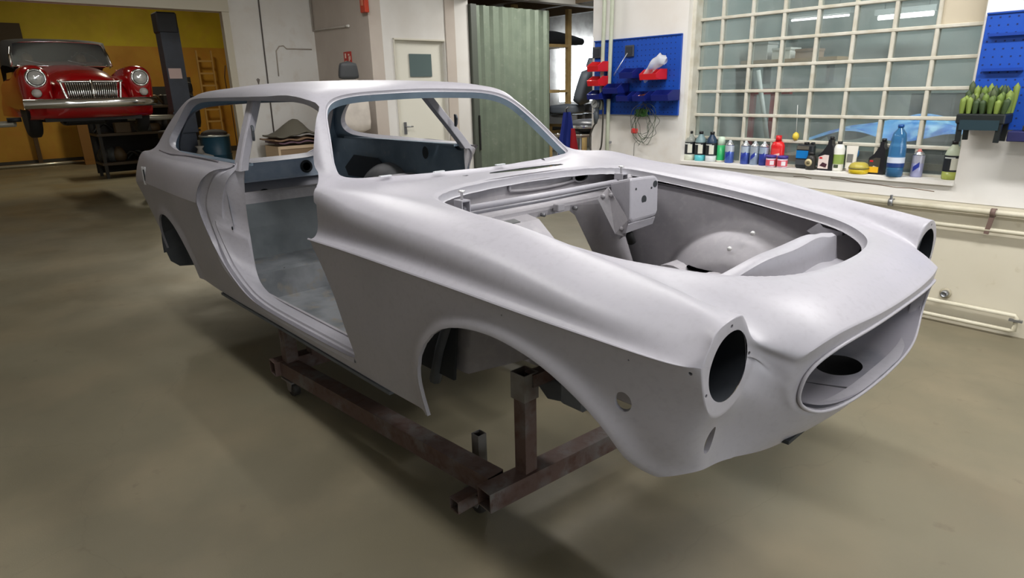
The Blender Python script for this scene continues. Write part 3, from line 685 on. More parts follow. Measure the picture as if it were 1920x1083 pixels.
# engine bay: aprons with wheelhouse bulges
def apron(s):
    g = []
    for x in np.linspace(-.56, .60, 44):
        r = []
        for z in np.linspace(.26, .79, 26):
            bz = max(0, 1-((x-.16)/.46)**2-((z-.26)/.44)**2); b = .19*math.sqrt(min(1, 1.9*bz)) if bz > 0 else 0
            y = .565-.0*b-b
            if x > .45: y -= (x-.45)*.35
            zt = interp(x, [-.56, 0, .6], [.81, .765, .67]); zz = .26+(z-.26)*(zt-.26)/.53
            zb = interp(x, [-.56, -.25, -.1, .05, .6], [.20, .28, .34, .38, .40]); zz = max(zz, zb)
            r.append((x, s*y, zz))
        g.append(r)
    MB().grid(g).build('inner_fender', BAY, CAR)
for s in (-1, 1):
    apron(s)
    MB().tube([(-.30, s*.60, .56), (-.36, s*.60, .46), (-.42, s*.60, .34), (-.47, s*.60, .20)], .022, 8).build('fender_brace', UNDER, CAR)
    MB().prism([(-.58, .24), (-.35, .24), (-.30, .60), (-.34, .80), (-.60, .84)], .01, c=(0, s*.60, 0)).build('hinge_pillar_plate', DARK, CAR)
    g = []
    for x in np.linspace(-.50, .55, 12): g.append([(x, s*.555, interp(x, [-.5, 0, .55], [.80, .76, .69])), (x, s*.66, interp(x, [-.5, 0, .55], [.79, .75, .68]))])
    MB().grid(g).build('fender_ledge', BAY, CAR)
    # front chassis rail
    MB().box((-.10, s*.36, .33), (.95, .07, .09), bev=.008).build('chassis_rail', BAY, CAR)
    # spring tower ledge
    MB().grid([[(-.16+.03*k, s*.47, .50), (-.16+.03*k, s*.33, .50+.01*math.sin(k)), (-.16+.03*k, s*.31, .36)] for k in range(13)], smooth=False).build('suspension_ledge', BAY, CAR)
    MB().lathe([(0, .002), (.07, .002)], n=24, c=(.0, s*.39, .503), sy=.7).build('spring_opening', DARK, CAR)
    for (x, z) in ((.10, .60), (.16, .66)): MB().lathe([(0, .012), (.008, .010), (.009, 0)], n=10, c=(x, s*(.565-.19*math.sqrt(min(1, 1.9*max(0, 1-((x-.16)/.46)**2-((z-.26)/.44)**2)))), z), M=RX(PI/2*s)).build('fender_bolt', pm(215, 215, 215, .3, .3), CAR)
# firewall
FW = -.60
def fw_panel():
    m = MB(); g = []
    for y in np.linspace(-.56, .56, 40):
        r = []
        for (x, z) in ((-.60, .872), (-.605, .86), (-.61, .80), (-.60, .755), (-.53, .752), (-.50, .745), (-.495, .735)):
            r.append((x+.02*(abs(y)/.56)**4, y, z-.022*(abs(y)/.56)**2*(1 if z > .8 else 0)))
        g.append(r)
    m.grid(g, smooth=False).build('firewall_upper', PRIMIN if False else BAY, CAR)
fw_panel()
# lower firewall with the tunnel opening left open
def fwp(y, z): return (-.495-.10*max(0, .735-z), y, z)
H_ = [(-.075, .715), (.145, .715), (.24, .655), (.36, .55), (.225, .40), (-.02, .40), (-.03, .66)]
OUTR = [(-.56, .735), (-.075, .736), (.145, .736), (.40, .735), (.56, .735), (.56, .24), (-.56, .24), (-.56, .50)]
m = MB()
m.add([fwp(*p) for p in ((-.56, .735), (-.09, .735), (-.09, .24), (-.56, .24))], [(0, 1, 2, 3)])
m.add([fwp(*p) for p in ((-.09, .735), (.16, .735), (.145, .712), (-.085, .712))], [(0, 1, 2, 3)])
m.add([fwp(*p) for p in ((.16, .735), (.56, .735), (.56, .24), (.36, .24), (.36, .55), (.24, .655), (.145, .712))], [(0, 1, 2, 3, 4, 5, 6)])
m.build('firewall_lower', BAY, CAR, solid=.004)
def bead(name, P, r, m_=None): return MB().tube(P, r, 8, closed=True).build(name, m_ or BAY, CAR)
el = [(-.598, .095+.19*c_, .823+.020*s_) for c_, s_ in [(max(-1, min(1, 1.15*math.cos(2*PI*k/36))), math.sin(2*PI*k/36)) for k in range(36)]]
bead('firewall_swage', el, .006)
MB().lathe([(0, 0), (.036, 0), (.042, .006), (.046, 0)], n=24, c=(-.596, .33, .825), sx=.45, M=RY(PI/2)).build('firewall_vent_hole', DARK, CAR)
MB().lathe([(.038, 0), (.046, .008), (.052, 0)], cap=False, n=24, c=(-.596, .33, .825), sx=.5, M=RY(PI/2)).build('vent_hole_rim', BAY, CAR)
# steering-side footwell bulge and battery shelf
g = []
for k in range(16):
    t = k/15; g.append([(-.49+.17*math.sin(PI*min(1, q/14*1.1+.0))*(0.35+.65*t)-.03*t, (.145+.30*t)+(.54-.145-.30*t)*q/14, .735-.42*t-.015*(q/14)) for q in range(15)])
MB().grid(g).build('footwell_bulge', BAY, CAR)
MB().prism([(-.50, .735), (-.43, .722), (-.30, .62), (-.30, .60), (-.50, .66)], .34, c=(0, -.27, 0)).build('firewall_shelf', BAY, CAR)
MB().box((-.45, -.24, .727), (.035, .09, .004), M=RY(.18)).build('shelf_slot', pm(96, 98, 98), CAR)
MB().box((-.465, .05, .742), (.03, .04, .03), bev=.003).build('bracket_tab', BAY, CAR)
for y in (-.03, .16): MB().lathe([(0, .02), (.008, .018), (.008, 0)], n=10, c=(-.485, y, .722), M=RY(PI/2)).build('tunnel_bolt', pm(120, 120, 124, .4, .5), CAR)
# brace bar with its two clamps
MB().tube([(-.47, -.44, .802), (-.455, 0, .803), (-.47, .44, .802)], .012, 12).build('cross_brace_bar', PRIMER, CAR)
MB().tube([(-.50, -.44, .775), (-.49, 0, .775), (-.50, .44, .778)], .007, 8).build('brake_pipe', PRIMER, CAR)
for s in (-1, 1):
    m = MB(); 
    for d in (-.017, .017): m.box((-.462, s*.445+d, .808), (.045, .004, .05))
    m.box((-.462, s*.445, .835), (.045, .038, .005)); hk = m.build('hinge_clamp', PRIMER, CAR)
    MB().lathe([(.0045, 0), (.0045, .026), (.012, .027), (.012, .033), (0, .034)], n=12, c=(-.462, s*.445, .837)).build('clamp_bolt', pm(220, 220, 220, .25, .6), hk)
MB().box((-.50, .53, .80), (.08, .10, .05), bev=.012).build('hinge_box', BAY, CAR)
# pedal box / servo mount on the left of the bay
bx = MB(); 
pf = [(-.205, .165, .868), (-.205, .33, .862), (-.205, .352, .845), (-.20, .352, .72), (-.20, .34, .700), (-.20, .18, .697), (-.20, .165, .71)]
bk_ = [(-.38, .27, .826), (-.38, .50, .820), (-.38, .515, .80), (-.42, .50, .68), (-.42, .45, .62), (-.30, .235, .60), (-.33, .25, .64)]
ctr = Vector((-.2, .26, .78))
bx.add(pf, [tuple(range(7))]); bx.add(pf+bk_, [(i, (i+1) % 7, 7+(i+1) % 7, 7+i) for i in range(7)]); bxo = bx.build('servo_mount_box', PRIMER, CAR, bevel=.012)
for (y, z, r) in ((.258, .775, .0165), (.330, .828, .013), (.205, .822, .0045), (.306, .815, .0045), (.20, .728, .0045), (.30, .728, .0045)):
    MB().lathe([(0, .0015), (r, .0015), (r, 0)], n=16, c=(-.2035, y, z), M=RY(PI/2)).build('box_hole', DARK, bxo, smooth=False)
MB().grid([[(-.205, .165, .69), (-.205, .34, .694)], [(-.215, .165, .655), (-.215, .34, .665)], [(-.24, .18, .645), (-.26, .33, .65)]], smooth=False).build('box_lower_flap', PRIMER, CAR, solid=.004)
fl = MB().add([(-.365, .172, .772), (-.345, .212, .815), (-.215, .180, .705), (-.235, .188, .632), (-.275, .176, .640)], [(0, 1, 2, 3, 4)]).build('box_side_plate', BAY, CAR, solid=.006)
for (x, y, z) in ((-.345, .188, .782), (-.315, .200, .788), (-.245, .184, .665)): MB().lathe([(0, .010), (.009, .008), (.010, 0)], n=8, c=(x, y-.004, z), M=RX(PI/2)).build('plate_bolt', BAY, fl)
MB().lathe([(.018, 0), (.016, .05), (.01, .055)], n=12, c=(-.24, .24, .60), M=RX(.5)).build('steering_column_stub', RUBBER, CAR)
# front cross member behind the nose
g = []; g2 = []; cut = []
for y in np.linspace(-.42, .50, 34):
    xc = .555-.42*y*y; zt = .765-.10*(abs(y)/.5)**2+.004*math.sin(y*22)
    g.append([(xc-.05+.004*math.sin(y*20), y, zt+.002), (xc-.02, y, zt+.006), (xc-.008, y, zt), (xc, y, zt-.055), (xc+.004, y, zt-.075), (xc+.03, y, zt-.08), (xc+.06, y, zt-.075)])
MB().grid(g, smooth=False).build('front_cross_member', PRIMER, CAR, smooth=True).modifiers.new('e', 'EDGE_SPLIT').split_angle = math.radians(35)
g = []
for y in np.linspace(-.36, .44, 24):
    xc = .625-.42*y*y; g.append([(xc, y, .69), (xc+.01, y, .60), (xc+.0, y, .50)])
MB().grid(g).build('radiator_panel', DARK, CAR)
MB().prism([(.36, .70), (.40, .735), (.415, .72), (.48, .712), (.48, .70), (.38, .69)], .05, c=(0, .47, 0)).build('hood_catch_bracket', PRIMER, CAR)
MB().box((.10, 0, .30), (.10, 1.0, .08), bev=.01).build('suspension_cross_member', UNDER, CAR)
MB().prism([(-.02, .30), (-.10, .26), (-.05, .22), (.05, .24), (.08, .30)], .10, c=(0, -.40, 0)).build('engine_mount_bracket', UNDER, CAR, bevel=.006)

# ------------------------------------------------------------------ steel stand
RUST = mat('rusty_steel', s2l(84, 66, 60), .7, .2, noise=[(9, 5, .46, .70, s2l(100, 96, 94)), (30, 4, .5, .75, s2l(74, 50, 42))], bump=.1, bscale=120)
STEEL = mat('grey_steel', s2l(120, 118, 116), .55, .3, noise=[(12, 5, .4, .7, s2l(92, 80, 74))])
ST = empty('body_stand', (0, 0, 0), 0, 'rusty square tube rolling frame carrying the bare car body', 'stand')
def tubebar(a, b, w_=.065, t=.004, name='stand_rail', m=RUST, h=None, parent=ST, openend=True):
    a = Vector(a); b = Vector(b); d = (b-a); L = d.length; d.normalize(); h = h or w_
    up = Vector((0, 0, 1)) if abs(d.z) < .9 else Vector((1, 0, 0)); sd = d.cross(up).normalized(); up = sd.cross(d)
    vs = []
    for p in (a, b):
        for k in (1, .88 if openend else 1):
            for (u, v_) in ((-1, -1), (1, -1), (1, 1), (-1, 1)): vs.append(p+sd*u*w_/2*k+up*v_*h/2*k)
    fs = []
    for i in range(4):
        j = (i+1) % 4; fs.append((i, j, 8+j, 8+i)); fs.append((4+i, 12+i, 12+j, 4+j)); fs.append((i, 4+i, 4+j, j)); fs.append((8+i, 8+j, 12+j, 12+i))
    if not openend: fs = [(0, 1, 2, 3), (8, 11, 10, 9)]+[(i, (i+1) % 4, 8+(i+1) % 4, 8+i) for i in range(4)]
    return MB().add(vs, fs).build(name, m, parent)
tubebar((-.085, -.655, .140), (-1.52, -.745, .140), .07)
tubebar((-.10, .60, .140), (-1.52, .55, .140), .07)
tubebar((-.045, -.74, .142), (.06, .72, .142), .068, name='stand_cross_rail')
tubebar((-1.50, -.80, .142), (-1.42, .62, .142), .068, name='stand_cross_rail')
tubebar((-.035, -.565, .176), (-.035, -.565, .47), .050, name='stand_post')
tubebar((.04, .50, .176), (.04, .50, .42), .055, name='stand_post')
tubebar((-.036, -.565, .435), (-.036, -.565, .525), .062, name='post_sleeve', m=STEEL)
tubebar((-.02, -.56, .500), (.05, .56, .500), .042, name='stand_top_bar', openend=True)
tubebar((-.30, -.545, .02), (-.30, -.545, .19), .038, name='socket_tube', m=STEEL)
for (x, y) in ((-1.45, -.73), (-1.47, -.60), (-1.44, .50)): tubebar((x, y, .17), (x, y, .330), .055, name='stand_post')
MB().box((-1.46, -.68, .30), (.012, .16, .05)).build('post_plate', RUST, ST)
tubebar((-1.46, -.72, .325), (-1.43, .55, .325), .04, name='stand_top_bar')
for (x, y) in ((-.14, -.665), (-1.42, -.735), (-.12, .60), (-1.42, .55)):
    ct = MB().box((x, y, .094), (.10, .085, .008)).build('caster', STEEL, ST)
    m = MB(); m.lathe([(0, -.016), (.034, -.016), (.037, -.010), (.037, .010), (.034, .016), (0, .016)], n=20, c=(x-.02, y, .037), M=RX(PI/2)); m.build('caster_wheel', pm(46, 44, 42, .6), ct)
    for d in (-.024, .024): MB().prism([(-.04, .09), (.02, .09), (-.005, .03), (-.035, .03)], .004, c=(x, y+d, 0)).build('caster_fork', STEEL, ct)
tubebar((-.15, -.78, .085), (-.15, -.62, .085), .045, name='stand_foot_stub')

# groove between the window base strip and the top of the rear wing
for s in (-1, 1):
    pts = []
    for x in np.linspace(-3.20, -2.06, 24):
        yy = .712 if x > -2.9 else interp(x, [-3.2, -2.9], [.680, .706]); d_ = (V[:, 0]-x)**2+(V[:, 1]-s*yy)**2; d_[V[:, 2] < .8] = 9; q = np.argsort(d_)[:6]; pts.append((x, s*yy, V[q, 2].mean()))
    pf_ = np.polyfit([p[0] for p in pts], [p[2] for p in pts], 3); pts = [(p[0], p[1], float(np.polyval(pf_, p[0]))) for p in pts]
    MB().tube(pts, .0042, 6).build('belt_seam', pm(112, 108, 114, .6), CAR)

MB().box((-.69, .10, .858), (.10, .58, .004)).build('vent_shade_plate', DARK, CAR)  # dark plate added under the vent slot to stand in for its shade
# ------------------------------------------------------------------ the room
def concrete():
    m = mat('concrete_floor', s2l(124, 118, 98), .42, noise=[(.5, 6, .35, .72, s2l(96, 90, 73)), (2.2, 8, .45, .72, s2l(126, 117, 96)), (9, 6, .66, .84, s2l(98, 86, 70))], bump=.06, bscale=220)
    nt = m.node_tree; b = nt.nodes['Principled BSDF']; tc = nt.nodes['Texture Coordinate'] if 'Texture Coordinate' in nt.nodes else nt.nodes.new('ShaderNodeTexCoord')
    n = nt.nodes.new('ShaderNodeTexNoise'); n.inputs['Scale'].default_value = 1.4; n.inputs['Detail'].default_value = 8
    nt.links.new(tc.outputs['Object'], n.inputs['Vector'])
    r = nt.nodes.new('ShaderNodeMapRange'); r.inputs[1].default_value = .3; r.inputs[2].default_value = .7; r.inputs[3].default_value = .34; r.inputs[4].default_value = .62
    nt.links.new(n.outputs['Fac'], r.inputs[0]); nt.links.new(r.outputs[0], b.inputs['Roughness'])
    # thin cracks
    v = nt.nodes.new('ShaderNodeTexVoronoi'); v.feature = 'DISTANCE_TO_EDGE'; v.inputs['Scale'].default_value = .33; v.inputs['Randomness'].default_value = 1
    dn = nt.nodes.new('ShaderNodeTexNoise'); dn.inputs['Scale'].default_value = 2.5; dn.inputs['Detail'].default_value = 8
    nt.links.new(tc.outputs['Object'], dn.inputs['Vector'])
    ad = nt.nodes.new('ShaderNodeVectorMath'); ad.operation = 'MULTIPLY_ADD'; ad.inputs[1].default_value = (.45, .45, .45)
    nt.links.new(dn.outputs['Color'], ad.inputs[0]); nt.links.new(tc.outputs['Object'], ad.inputs[2]); nt.links.new(ad.outputs[0], v.inputs['Vector'])
    mr = nt.nodes.new('ShaderNodeMapRange'); mr.inputs[1].default_value = 0; mr.inputs[2].default_value = .0022; mr.inputs[3].default_value = .10; mr.inputs[4].default_value = 0
    nt.links.new(v.outputs['Distance'], mr.inputs[0])
    mx = nt.nodes.new('ShaderNodeMix'); mx.data_type = 'RGBA'; src = b.inputs['Base Color'].links[0].from_socket
    nt.links.new(mr.outputs[0], mx.inputs[0]); nt.links.new(src, mx.inputs[6]); mx.inputs[7].default_value = (*s2l(70, 58, 46), 1)
    nt.links.new(mx.outputs[2], b.inputs['Base Color'])
    return m
FLM = concrete()
WHITE = mat('white_wall', s2l(230, 228, 223), .7, noise=[(1.2, 6, .45, .8, s2l(214, 207, 197)), (6, 7, .55, .8, s2l(218, 211, 201))], bump=.12, bscale=18)
WHITE2 = mat('white_wall_clean', s2l(226, 224, 220), .7, noise=[(2, 5, .4, .8, s2l(214, 210, 204))], bump=.05, bscale=30)
LOWW = mat('cream_dado', s2l(214, 208, 190), .45, noise=[(1.5, 6, .4, .8, s2l(204, 197, 176)), (12, 6, .66, .84, s2l(188, 178, 154))], bump=.1, bscale=14)
GREYW = mat('beige_wall', s2l(196, 186, 176), .7, noise=[(3, 5, .4, .8, s2l(186, 174, 164))], bump=.05, bscale=30)
YEL = mat('yellow_wall', s2l(196, 176, 40), .7, noise=[(.9, 6, .4, .7, s2l(168, 146, 30)), (4, 5, .5, .8, s2l(188, 158, 50))])
PLY = mat('orange_board', s2l(190, 144, 50), .65, noise=[(1.2, 6, .4, .7, s2l(168, 118, 34)), (5, 5, .5, .8, s2l(186, 128, 48))])
CONC2 = pm(120, 116, 108, .8)
def R(o): o.rotation_euler = (0, 0, ROOM_A); return o
def wall(name, boxes, m, kind='structure'):
    mb = MB()
    for (e0, e1, n0, n1, z0, z1) in boxes: mb.box(((e0+e1)/2, (n0+n1)/2, (z0+z1)/2), (e1-e0, n1-n0, z1-z0))
    return tag(R(mb.build(name, m)), kind=kind)
WT = .22
wall('floor', [(-18, 8, -6, 13, -.1, 0)], FLM)
wall('ceiling', [(-8, 7.6, -5.2, 2.6, CEIL, CEIL+.1), (-8, -2.2, 2.6, 12, CEIL, CEIL+.1)], WHITE2)
# window wall with its opening; dado strip below is painted cream
WE0, WE1, WZ0, WZ1 = -1.50, .288, .812, 2.62
wall('wall_right', [(-2.40, WE0, 2.42, 2.42+WT, .70, CEIL), (WE1, 7.4, 2.42, 2.42+WT, .70, CEIL), (WE0, WE1, 2.42, 2.42+WT, .70, WZ0), (WE0, WE1, 2.42, 2.42+WT, WZ1, CEIL)], WHITE)
wall('wall_right_lower', [(-2.39, 7.4, 2.4225, 2.42+WT, 0, .70)], LOWW)
wall('wall_front', [(7.4, 7.6, -5.2, -2.6, 0, CEIL), (7.4, 7.6, 1.4, 2.7, 0, CEIL), (7.4, 7.6, -2.6, 1.4, 0, .9), (7.4, 7.6, -2.6, 1.4, 2.3, CEIL)], WHITE2)
w3 = wall('fill_window', [(7.5, 7.52, -2.6, 1.4, .9, 2.3)], mat('fill_pane_front', (.8, .9, 1), .3, emit=(.85, .93, 1), estr=1.4))  # added glowing pane out of view, brightens the cabin and near side
for n_ in (-2.58, -1.6, -.6, .4, 1.38): MB().box((7.47, n_, 1.6), (.05, .05, 1.4)).build('window_bar', pm(220, 220, 216), w3)  # bars of the added fill pane
area('front_fill', 7.35, -.6, 1.6, 1.4, 4.0, 85, (.90, .95, 1), (0, PI/2, 0))  # added fill light just inside the unseen pane
wall('wall_left', [(-18, 7.6, -5.2, -5.0, 0, CEIL)], WHITE2)
wall('wall_back', [(-8.02, -7.80, 1.37, 2.57, 0, CEIL), (-8.02, -7.80, -5.0, 1.37, 2.40, CEIL), (-8.02, -7.8, -5.0, -4.2, 0, 2.4)], WHITE)
wall('wall_back_return', [(-7.8, -6.25, 2.57, 2.75, 0, CEIL)], GREYW)
wall('wall_back_door', [(-6.43, -6.25, 2.75, 2.90, 0, CEIL), (-6.43, -6.25, 3.72, 4.15, 0, CEIL), (-6.43, -6.25, 2.90, 3.72, 2.02, CEIL), (-6.43, -6.25, 4.1, 8.0, 2.62, CEIL)], WHITE2)
wall('trim_1', [(-6.26, -6.235, 3.74, 3.90, 0, CEIL)], GREYW)
wall('trim_2', [(-7.82, -7.72, 1.30, 1.39, 0, 2.46), (-7.82, -7.70, -4.2, 1.39, 2.385, 2.54)], pm(198, 190, 170, .5))
# door with its small window
d = wall('door_1', [(-6.36, -6.31, 2.955, 3.72, 0, 2.0)], pm(228, 226, 214, .4))
g_ = R(MB().box((-6.30, 3.34, 1.69), (.012, .35, .29)).build('door_window', mat('door_glass', s2l(96, 112, 112), .15), d)); g_.rotation_euler = (0, 0, 0)
MB().tube([(-6.30, 3.03, .90), (-6.26, 3.03, .90), (-6.26, 3.13, .90)], .009, 8).build('door_handle', METAL, d)
MB().box((-6.30, 3.03, .88), (.012, .04, .16)).build('handle_plate', METAL, d)
wall('door_frame_1', [(-6.34, -6.235, 2.90, 2.915, 0, 2.02), (-6.34, -6.235, 2.90, 3.72, 2.0, 2.02)], pm(214, 210, 196, .5))
wall('door_gap_backing', [(-6.42, -6.40, 2.90, 3.72, 0, 2.02)], DARK)
# next room
wall('wall_yellow_upper', [(-16.2, -16, -5, 5.2, 2.48, 4.2)], YEL)
wall('wall_yellow_lower', [(-16.2, -16, -5, 5.2, 0, 2.48)], PLY)
wall('wall_next_right', [(-16, -8.02, 5.0, 5.2, 0, 4.2)], PLY)
wall('wall_next_left', [(-16, -8.02, -5.2, -5.0, 3.05, 4.2)], YEL)
wall('ceiling_next', [(-16.2, -8.0, -5.2, 5.2, 4.2, 4.3)], CONC2)
wall('wall_beam', [(-8.02, -7.8, -5.2, 5.2, CEIL, 4.3)], WHITE2)
wall('trim_3', [(-15.99, -15.95, -5, 5.2, 0, .12)], pm(60, 56, 48, .6))
area('next_room_lamp', -12.0, 1.5, 4.1, 1.5, .3, 88, (1, .9, .68))
area('next_room_lamp', -9.6, -1.8, 3.9, 1.5, .3, 22, (1, .93, .8))
# storage room behind the corrugated door
BLK = mat('block_wall', s2l(168, 166, 162), .8, noise=[(5, 5, .4, .7, s2l(140, 138, 134))])
wall('wall_storage_back', [(-9.3, -9.1, 2.9, 8.9, 0, CEIL), (-9.3, -9.1, 8.9, 10.2, 0, 1.05), (-9.3, -9.1, 8.9, 10.2, 2.45, CEIL), (-9.3, -9.1, 10.2, 12, 0, CEIL)], BLK)
wall('wall_storage_side', [(-9.3, -2.2, 12, 12.2, 0, CEIL), (-2.4, -2.2, 2.64, 12, 0, CEIL)], BLK)
wall('ceiling_storage', [(-9.3, -8.0, 2.6, 12.2, CEIL, CEIL+.1)], BLK)
w_ = wall('window_2', [(-9.2, -9.19, 8.9, 10.2, 1.05, 2.45)], mat('daylight_pane', (.8, .9, 1), .3, emit=(.85, .93, 1), estr=4.5))
for n_ in (8.9, 9.50, 10.16): MB().box((-9.17, n_, 1.75), (.05, .05, 1.4)).build('window_bar', pm(220, 220, 216), w_)
area('storage_daylight', -8.9, 9.5, 1.8, 1.2, 1.3, 38, (.9, .95, 1), (0, PI/2, 0))
area('storage_lamp', -4.8, 5.0, CEIL-.12, 1.3, .2, 75, (1, .97, .92))
for k in range(4): tag(R(MB().box((-6.9, 4.3+1.05*k, 2.72), (2.2, .12, .16)).build('ceiling_beam', pm(120, 104, 84, .8))), kind='structure')
# ceiling light fixtures
TUBEM = mat('tube_glow', (1, 1, 1), .4, emit=(1, .97, .94), estr=7)
for i, (e, n, p) in enumerate(TUBES):
    t = empty('ceiling_light', rw(e, n, CEIL), ROOM_A, 'long twin tube ceiling lamp, %s, %s' % (['over the middle of the car', 'over the nose of the car', 'over the middle of the car', 'over the nose of the car', 'behind the tail of the car', 'behind the tail of the car'][i], 'nearer the block window' if n > 0 else 'nearer the left wall'), 'lamp', 'ceiling lamps')
    MB().box((0, 0, -.03), (1.55, .16, .06), bev=.01).build('lamp_housing', pm(225, 225, 222, .4), t)
    for y in (-.045, .045): MB().tube([(-.74, y, -.078), (.74, y, -.078)], .013, 10).build('lamp_tube', TUBEM, t)

# ------------------------------------------------------------------ glass block window
CR = mat('cream_bars', s2l(206, 203, 190), .6, noise=[(14, 5, .4, .7, s2l(190, 184, 166))], bump=.1, bscale=60)
wn = wall('window_1', [(WE0-.0, WE0+.03, 2.47, 2.60, WZ0, WZ1)], CR)
PE = [-1.52+.2235*k for k in range(9)]; PZ = [.815+.1645*k for k in range(12)]
for k, e in enumerate(PE[1:-1]):
    MB().box((e, 2.555, 1.71), (.021, .05, 1.80), bev=.004).build('window_bar', CR, wn)
for z in PZ[:-1]: MB().box((-.606, 2.553, z), (1.79, .052, .021), bev=.004).build('window_bar', CR, wn)
MB().box((.272, 2.555, 1.71), (.03, .05, 1.80)).build('window_bar', CR, wn)
GL = bpy.data.materials.new('window_glass'); GL.use_nodes = True; nt = GL.node_tree; b_ = nt.nodes['Principled BSDF']; out = nt.nodes['Material Output']
tr = nt.nodes.new('ShaderNodeBsdfTransparent'); tr.inputs[0].default_value = (.82, .85, .85, 1); gs = nt.nodes.new('ShaderNodeBsdfGlossy'); gs.inputs['Roughness'].default_value = .04; gs.inputs[0].default_value = (.9, .95, .95, 1)
df = nt.nodes.new('ShaderNodeBsdfDiffuse'); df.inputs[0].default_value = (.45, .5, .48, 1)
fr = nt.nodes.new('ShaderNodeFresnel'); fr.inputs[0].default_value = 1.5
m1 = nt.nodes.new('ShaderNodeMixShader'); m2 = nt.nodes.new('ShaderNodeMixShader')
dn = nt.nodes.new('ShaderNodeTexNoise'); dn.inputs['Scale'].default_value = 6; dn.inputs['Detail'].default_value = 6; tcn = nt.nodes.new('ShaderNodeTexCoord'); nt.links.new(tcn.outputs['Object'], dn.inputs['Vector'])
mrn = nt.nodes.new('ShaderNodeMapRange'); mrn.inputs[1].default_value = .35; mrn.inputs[2].default_value = .8; mrn.inputs[3].default_value = .10; mrn.inputs[4].default_value = .34
nt.links.new(dn.outputs['Fac'], mrn.inputs[0]); nt.links.new(mrn.outputs[0], m1.inputs[0]); nt.links.new(tr.outputs[0], m1.inputs[1]); nt.links.new(df.outputs[0], m1.inputs[2])
nt.links.new(fr.outputs[0], m2.inputs[0]); nt.links.new(m1.outputs[0], m2.inputs[1]); nt.links.new(gs.outputs[0], m2.inputs[2]); nt.links.new(m2.outputs[0], out.inputs[0])
BL = pm(196, 186, 164, .6)
for i in range(8):
    for j in range(11):
        c = ((PE[i]+PE[i+1])/2, 2.555, (PZ[j]+PZ[j+1])/2)
        if i == 7 and j >= 5: MB().box(c, (.21, .012, .152)).build('blank_panel', BL, wn)
        else:
            o = MB().box(c, (.205, .008, .146)).build('glass_pane', GL, wn)
            o.rotation_euler = (0, 0, 0)
# sill
wall('trim_4', [(WE0, WE1, 2.40, 2.55, .790, .8125)], WHITE)
# room behind the block window
wall('wall_neighbour', [(-3.6, 3.0, 5.4, 5.6, 0, CEIL), (-2.2, -2.1, 2.7, 5.4, 0, CEIL), (2.9, 3.1, 2.64, 5.4, 0, CEIL)], mat('neighbour_wall', s2l(150, 160, 156), .7, noise=[(2, 5, .4, .7, s2l(128, 138, 136))]))
wall('ceiling_neighbour', [(-2.1, 3.0, 2.6, 5.5, CEIL, CEIL+.1)], CONC2)
sh = MB()
for k in range(30): sh.box((.75, 5.33, .1+.09*k), (2.3, .03, .08), bev=.012)
tag(R(sh.build('roller_shutter', pm(158, 168, 164, .5))), 'pale grey slatted shutter seen through the right part of the block window', 'shutter')
area('neighbour_lamp', -.2, 3.9, CEIL-.15, 2.0, .3, 85, (.95, 1, .98))
for e_, L_, z_, lb_ in ((-.95, .45, 1.91, 'short bright tube lamp seen through the top right panes of the block window'), (-1.72, .56, 1.96, 'thin dim tube lamp seen through the top middle panes of the block window')):
    tl = empty('ceiling_light', rw(e_, 5.0, z_), ROOM_A, lb_, 'lamp')
    MB().box((0, 0, .045), (L_+.05, .07, .05)).build('lamp_housing', pm(180, 186, 184), tl); MB().tube([(-L_/2, 0, 0), (L_/2, 0, 0)], .020 if e_ > -1 else .010, 8).build('lamp_tube', TUBEM, tl)
    for q_ in (-.18, .18): MB().tube([(q_, 0, .06), (q_, 0, CEIL-z_)], .003, 5).build('lamp_wire', METAL, tl)

# ------------------------------------------------------------------ seen through the block window
t = empty('tool_rack', rw(-1.72, 4.0, 0), ROOM_A, 'red metal rack frame seen dimly through the left of the block window', 'rack')
RD = pm(168, 44, 56, .4)
for x in (-.09, .12):
    MB().box((x, 0, .65), (.05, .05, 1.30)).build('rack_post', RD, t)
MB().box((.06, 0, 1.285), (.42, .05, .05)).build('rack_beam', RD, t); MB().tube([(-.03, -.06, 1.47), (.13, -.06, .82)], .022, 8).build('pale_bar', pm(200, 204, 200, .4), t)
t = empty('wall_shelf', rw(-1.60, 4.3, 1.55), ROOM_A, 'wooden wall shelf with papers seen through the block window', 'shelf')
MB().box((0, 0, 0), (.9, .30, .03)).build('shelf_board', pm(170, 140, 100, .6), t); MB().box((-.3, .1, -.1), (.03, .1, .2)).build('shelf_bracket', METAL, t); MB().box((.3, .1, -.1), (.03, .1, .2)).build('shelf_bracket', METAL, t)
for i, (x, h, c) in enumerate(((-.3, .16, (190, 190, 186)), (-.08, .10, (220, 220, 214)), (.14, .08, (150, 128, 110)))):
    t = empty('stored_box', rw(-1.60+x, 4.3, 1.565), ROOM_A, ['tall grey', 'low white', 'low brown'][i]+' box on the shelf behind the block window', 'box'); MB().box((0, 0, h/2), (.17, .2, h)).build('box_body', pm(*c, .6), t); MB().box((0, -.0, h-.01), (.178, .208, .02)).build('box_lid', pm(*[q-14 for q in c], .6), t)
t = empty('work_table', rw(-.55, 4.1, 0), ROOM_A, 'low bench under a blue sheet behind the block window', 'table')
MB().box((0, 0, .73), (1.7, .7, .05)).build('table_top', pm(120, 110, 96, .6), t)
for x in (-.8, .8):
    for y in (-.3, .3): MB().box((x, y, .355), (.05, .05, .70)).build('table_leg', METAL, t)
g = []
for i in range(40):
    u = i/39; row = []
    for k in range(16):
        v = k/15; z = .14+.22*math.sin(min(1, u*1.6)*PI/2)*(1-.9*abs(v-.5)*1.2)+.02*math.sin(14*v+7*u)+.012*math.sin(31*v)-.10*max(0, u-.75)*2
        row.append((-.62+1.35*u, -.33+.62*v, max(.012, z*.85+.05*math.sin(9*u)*math.sin(5*v+3*u))))
    g.append(row)
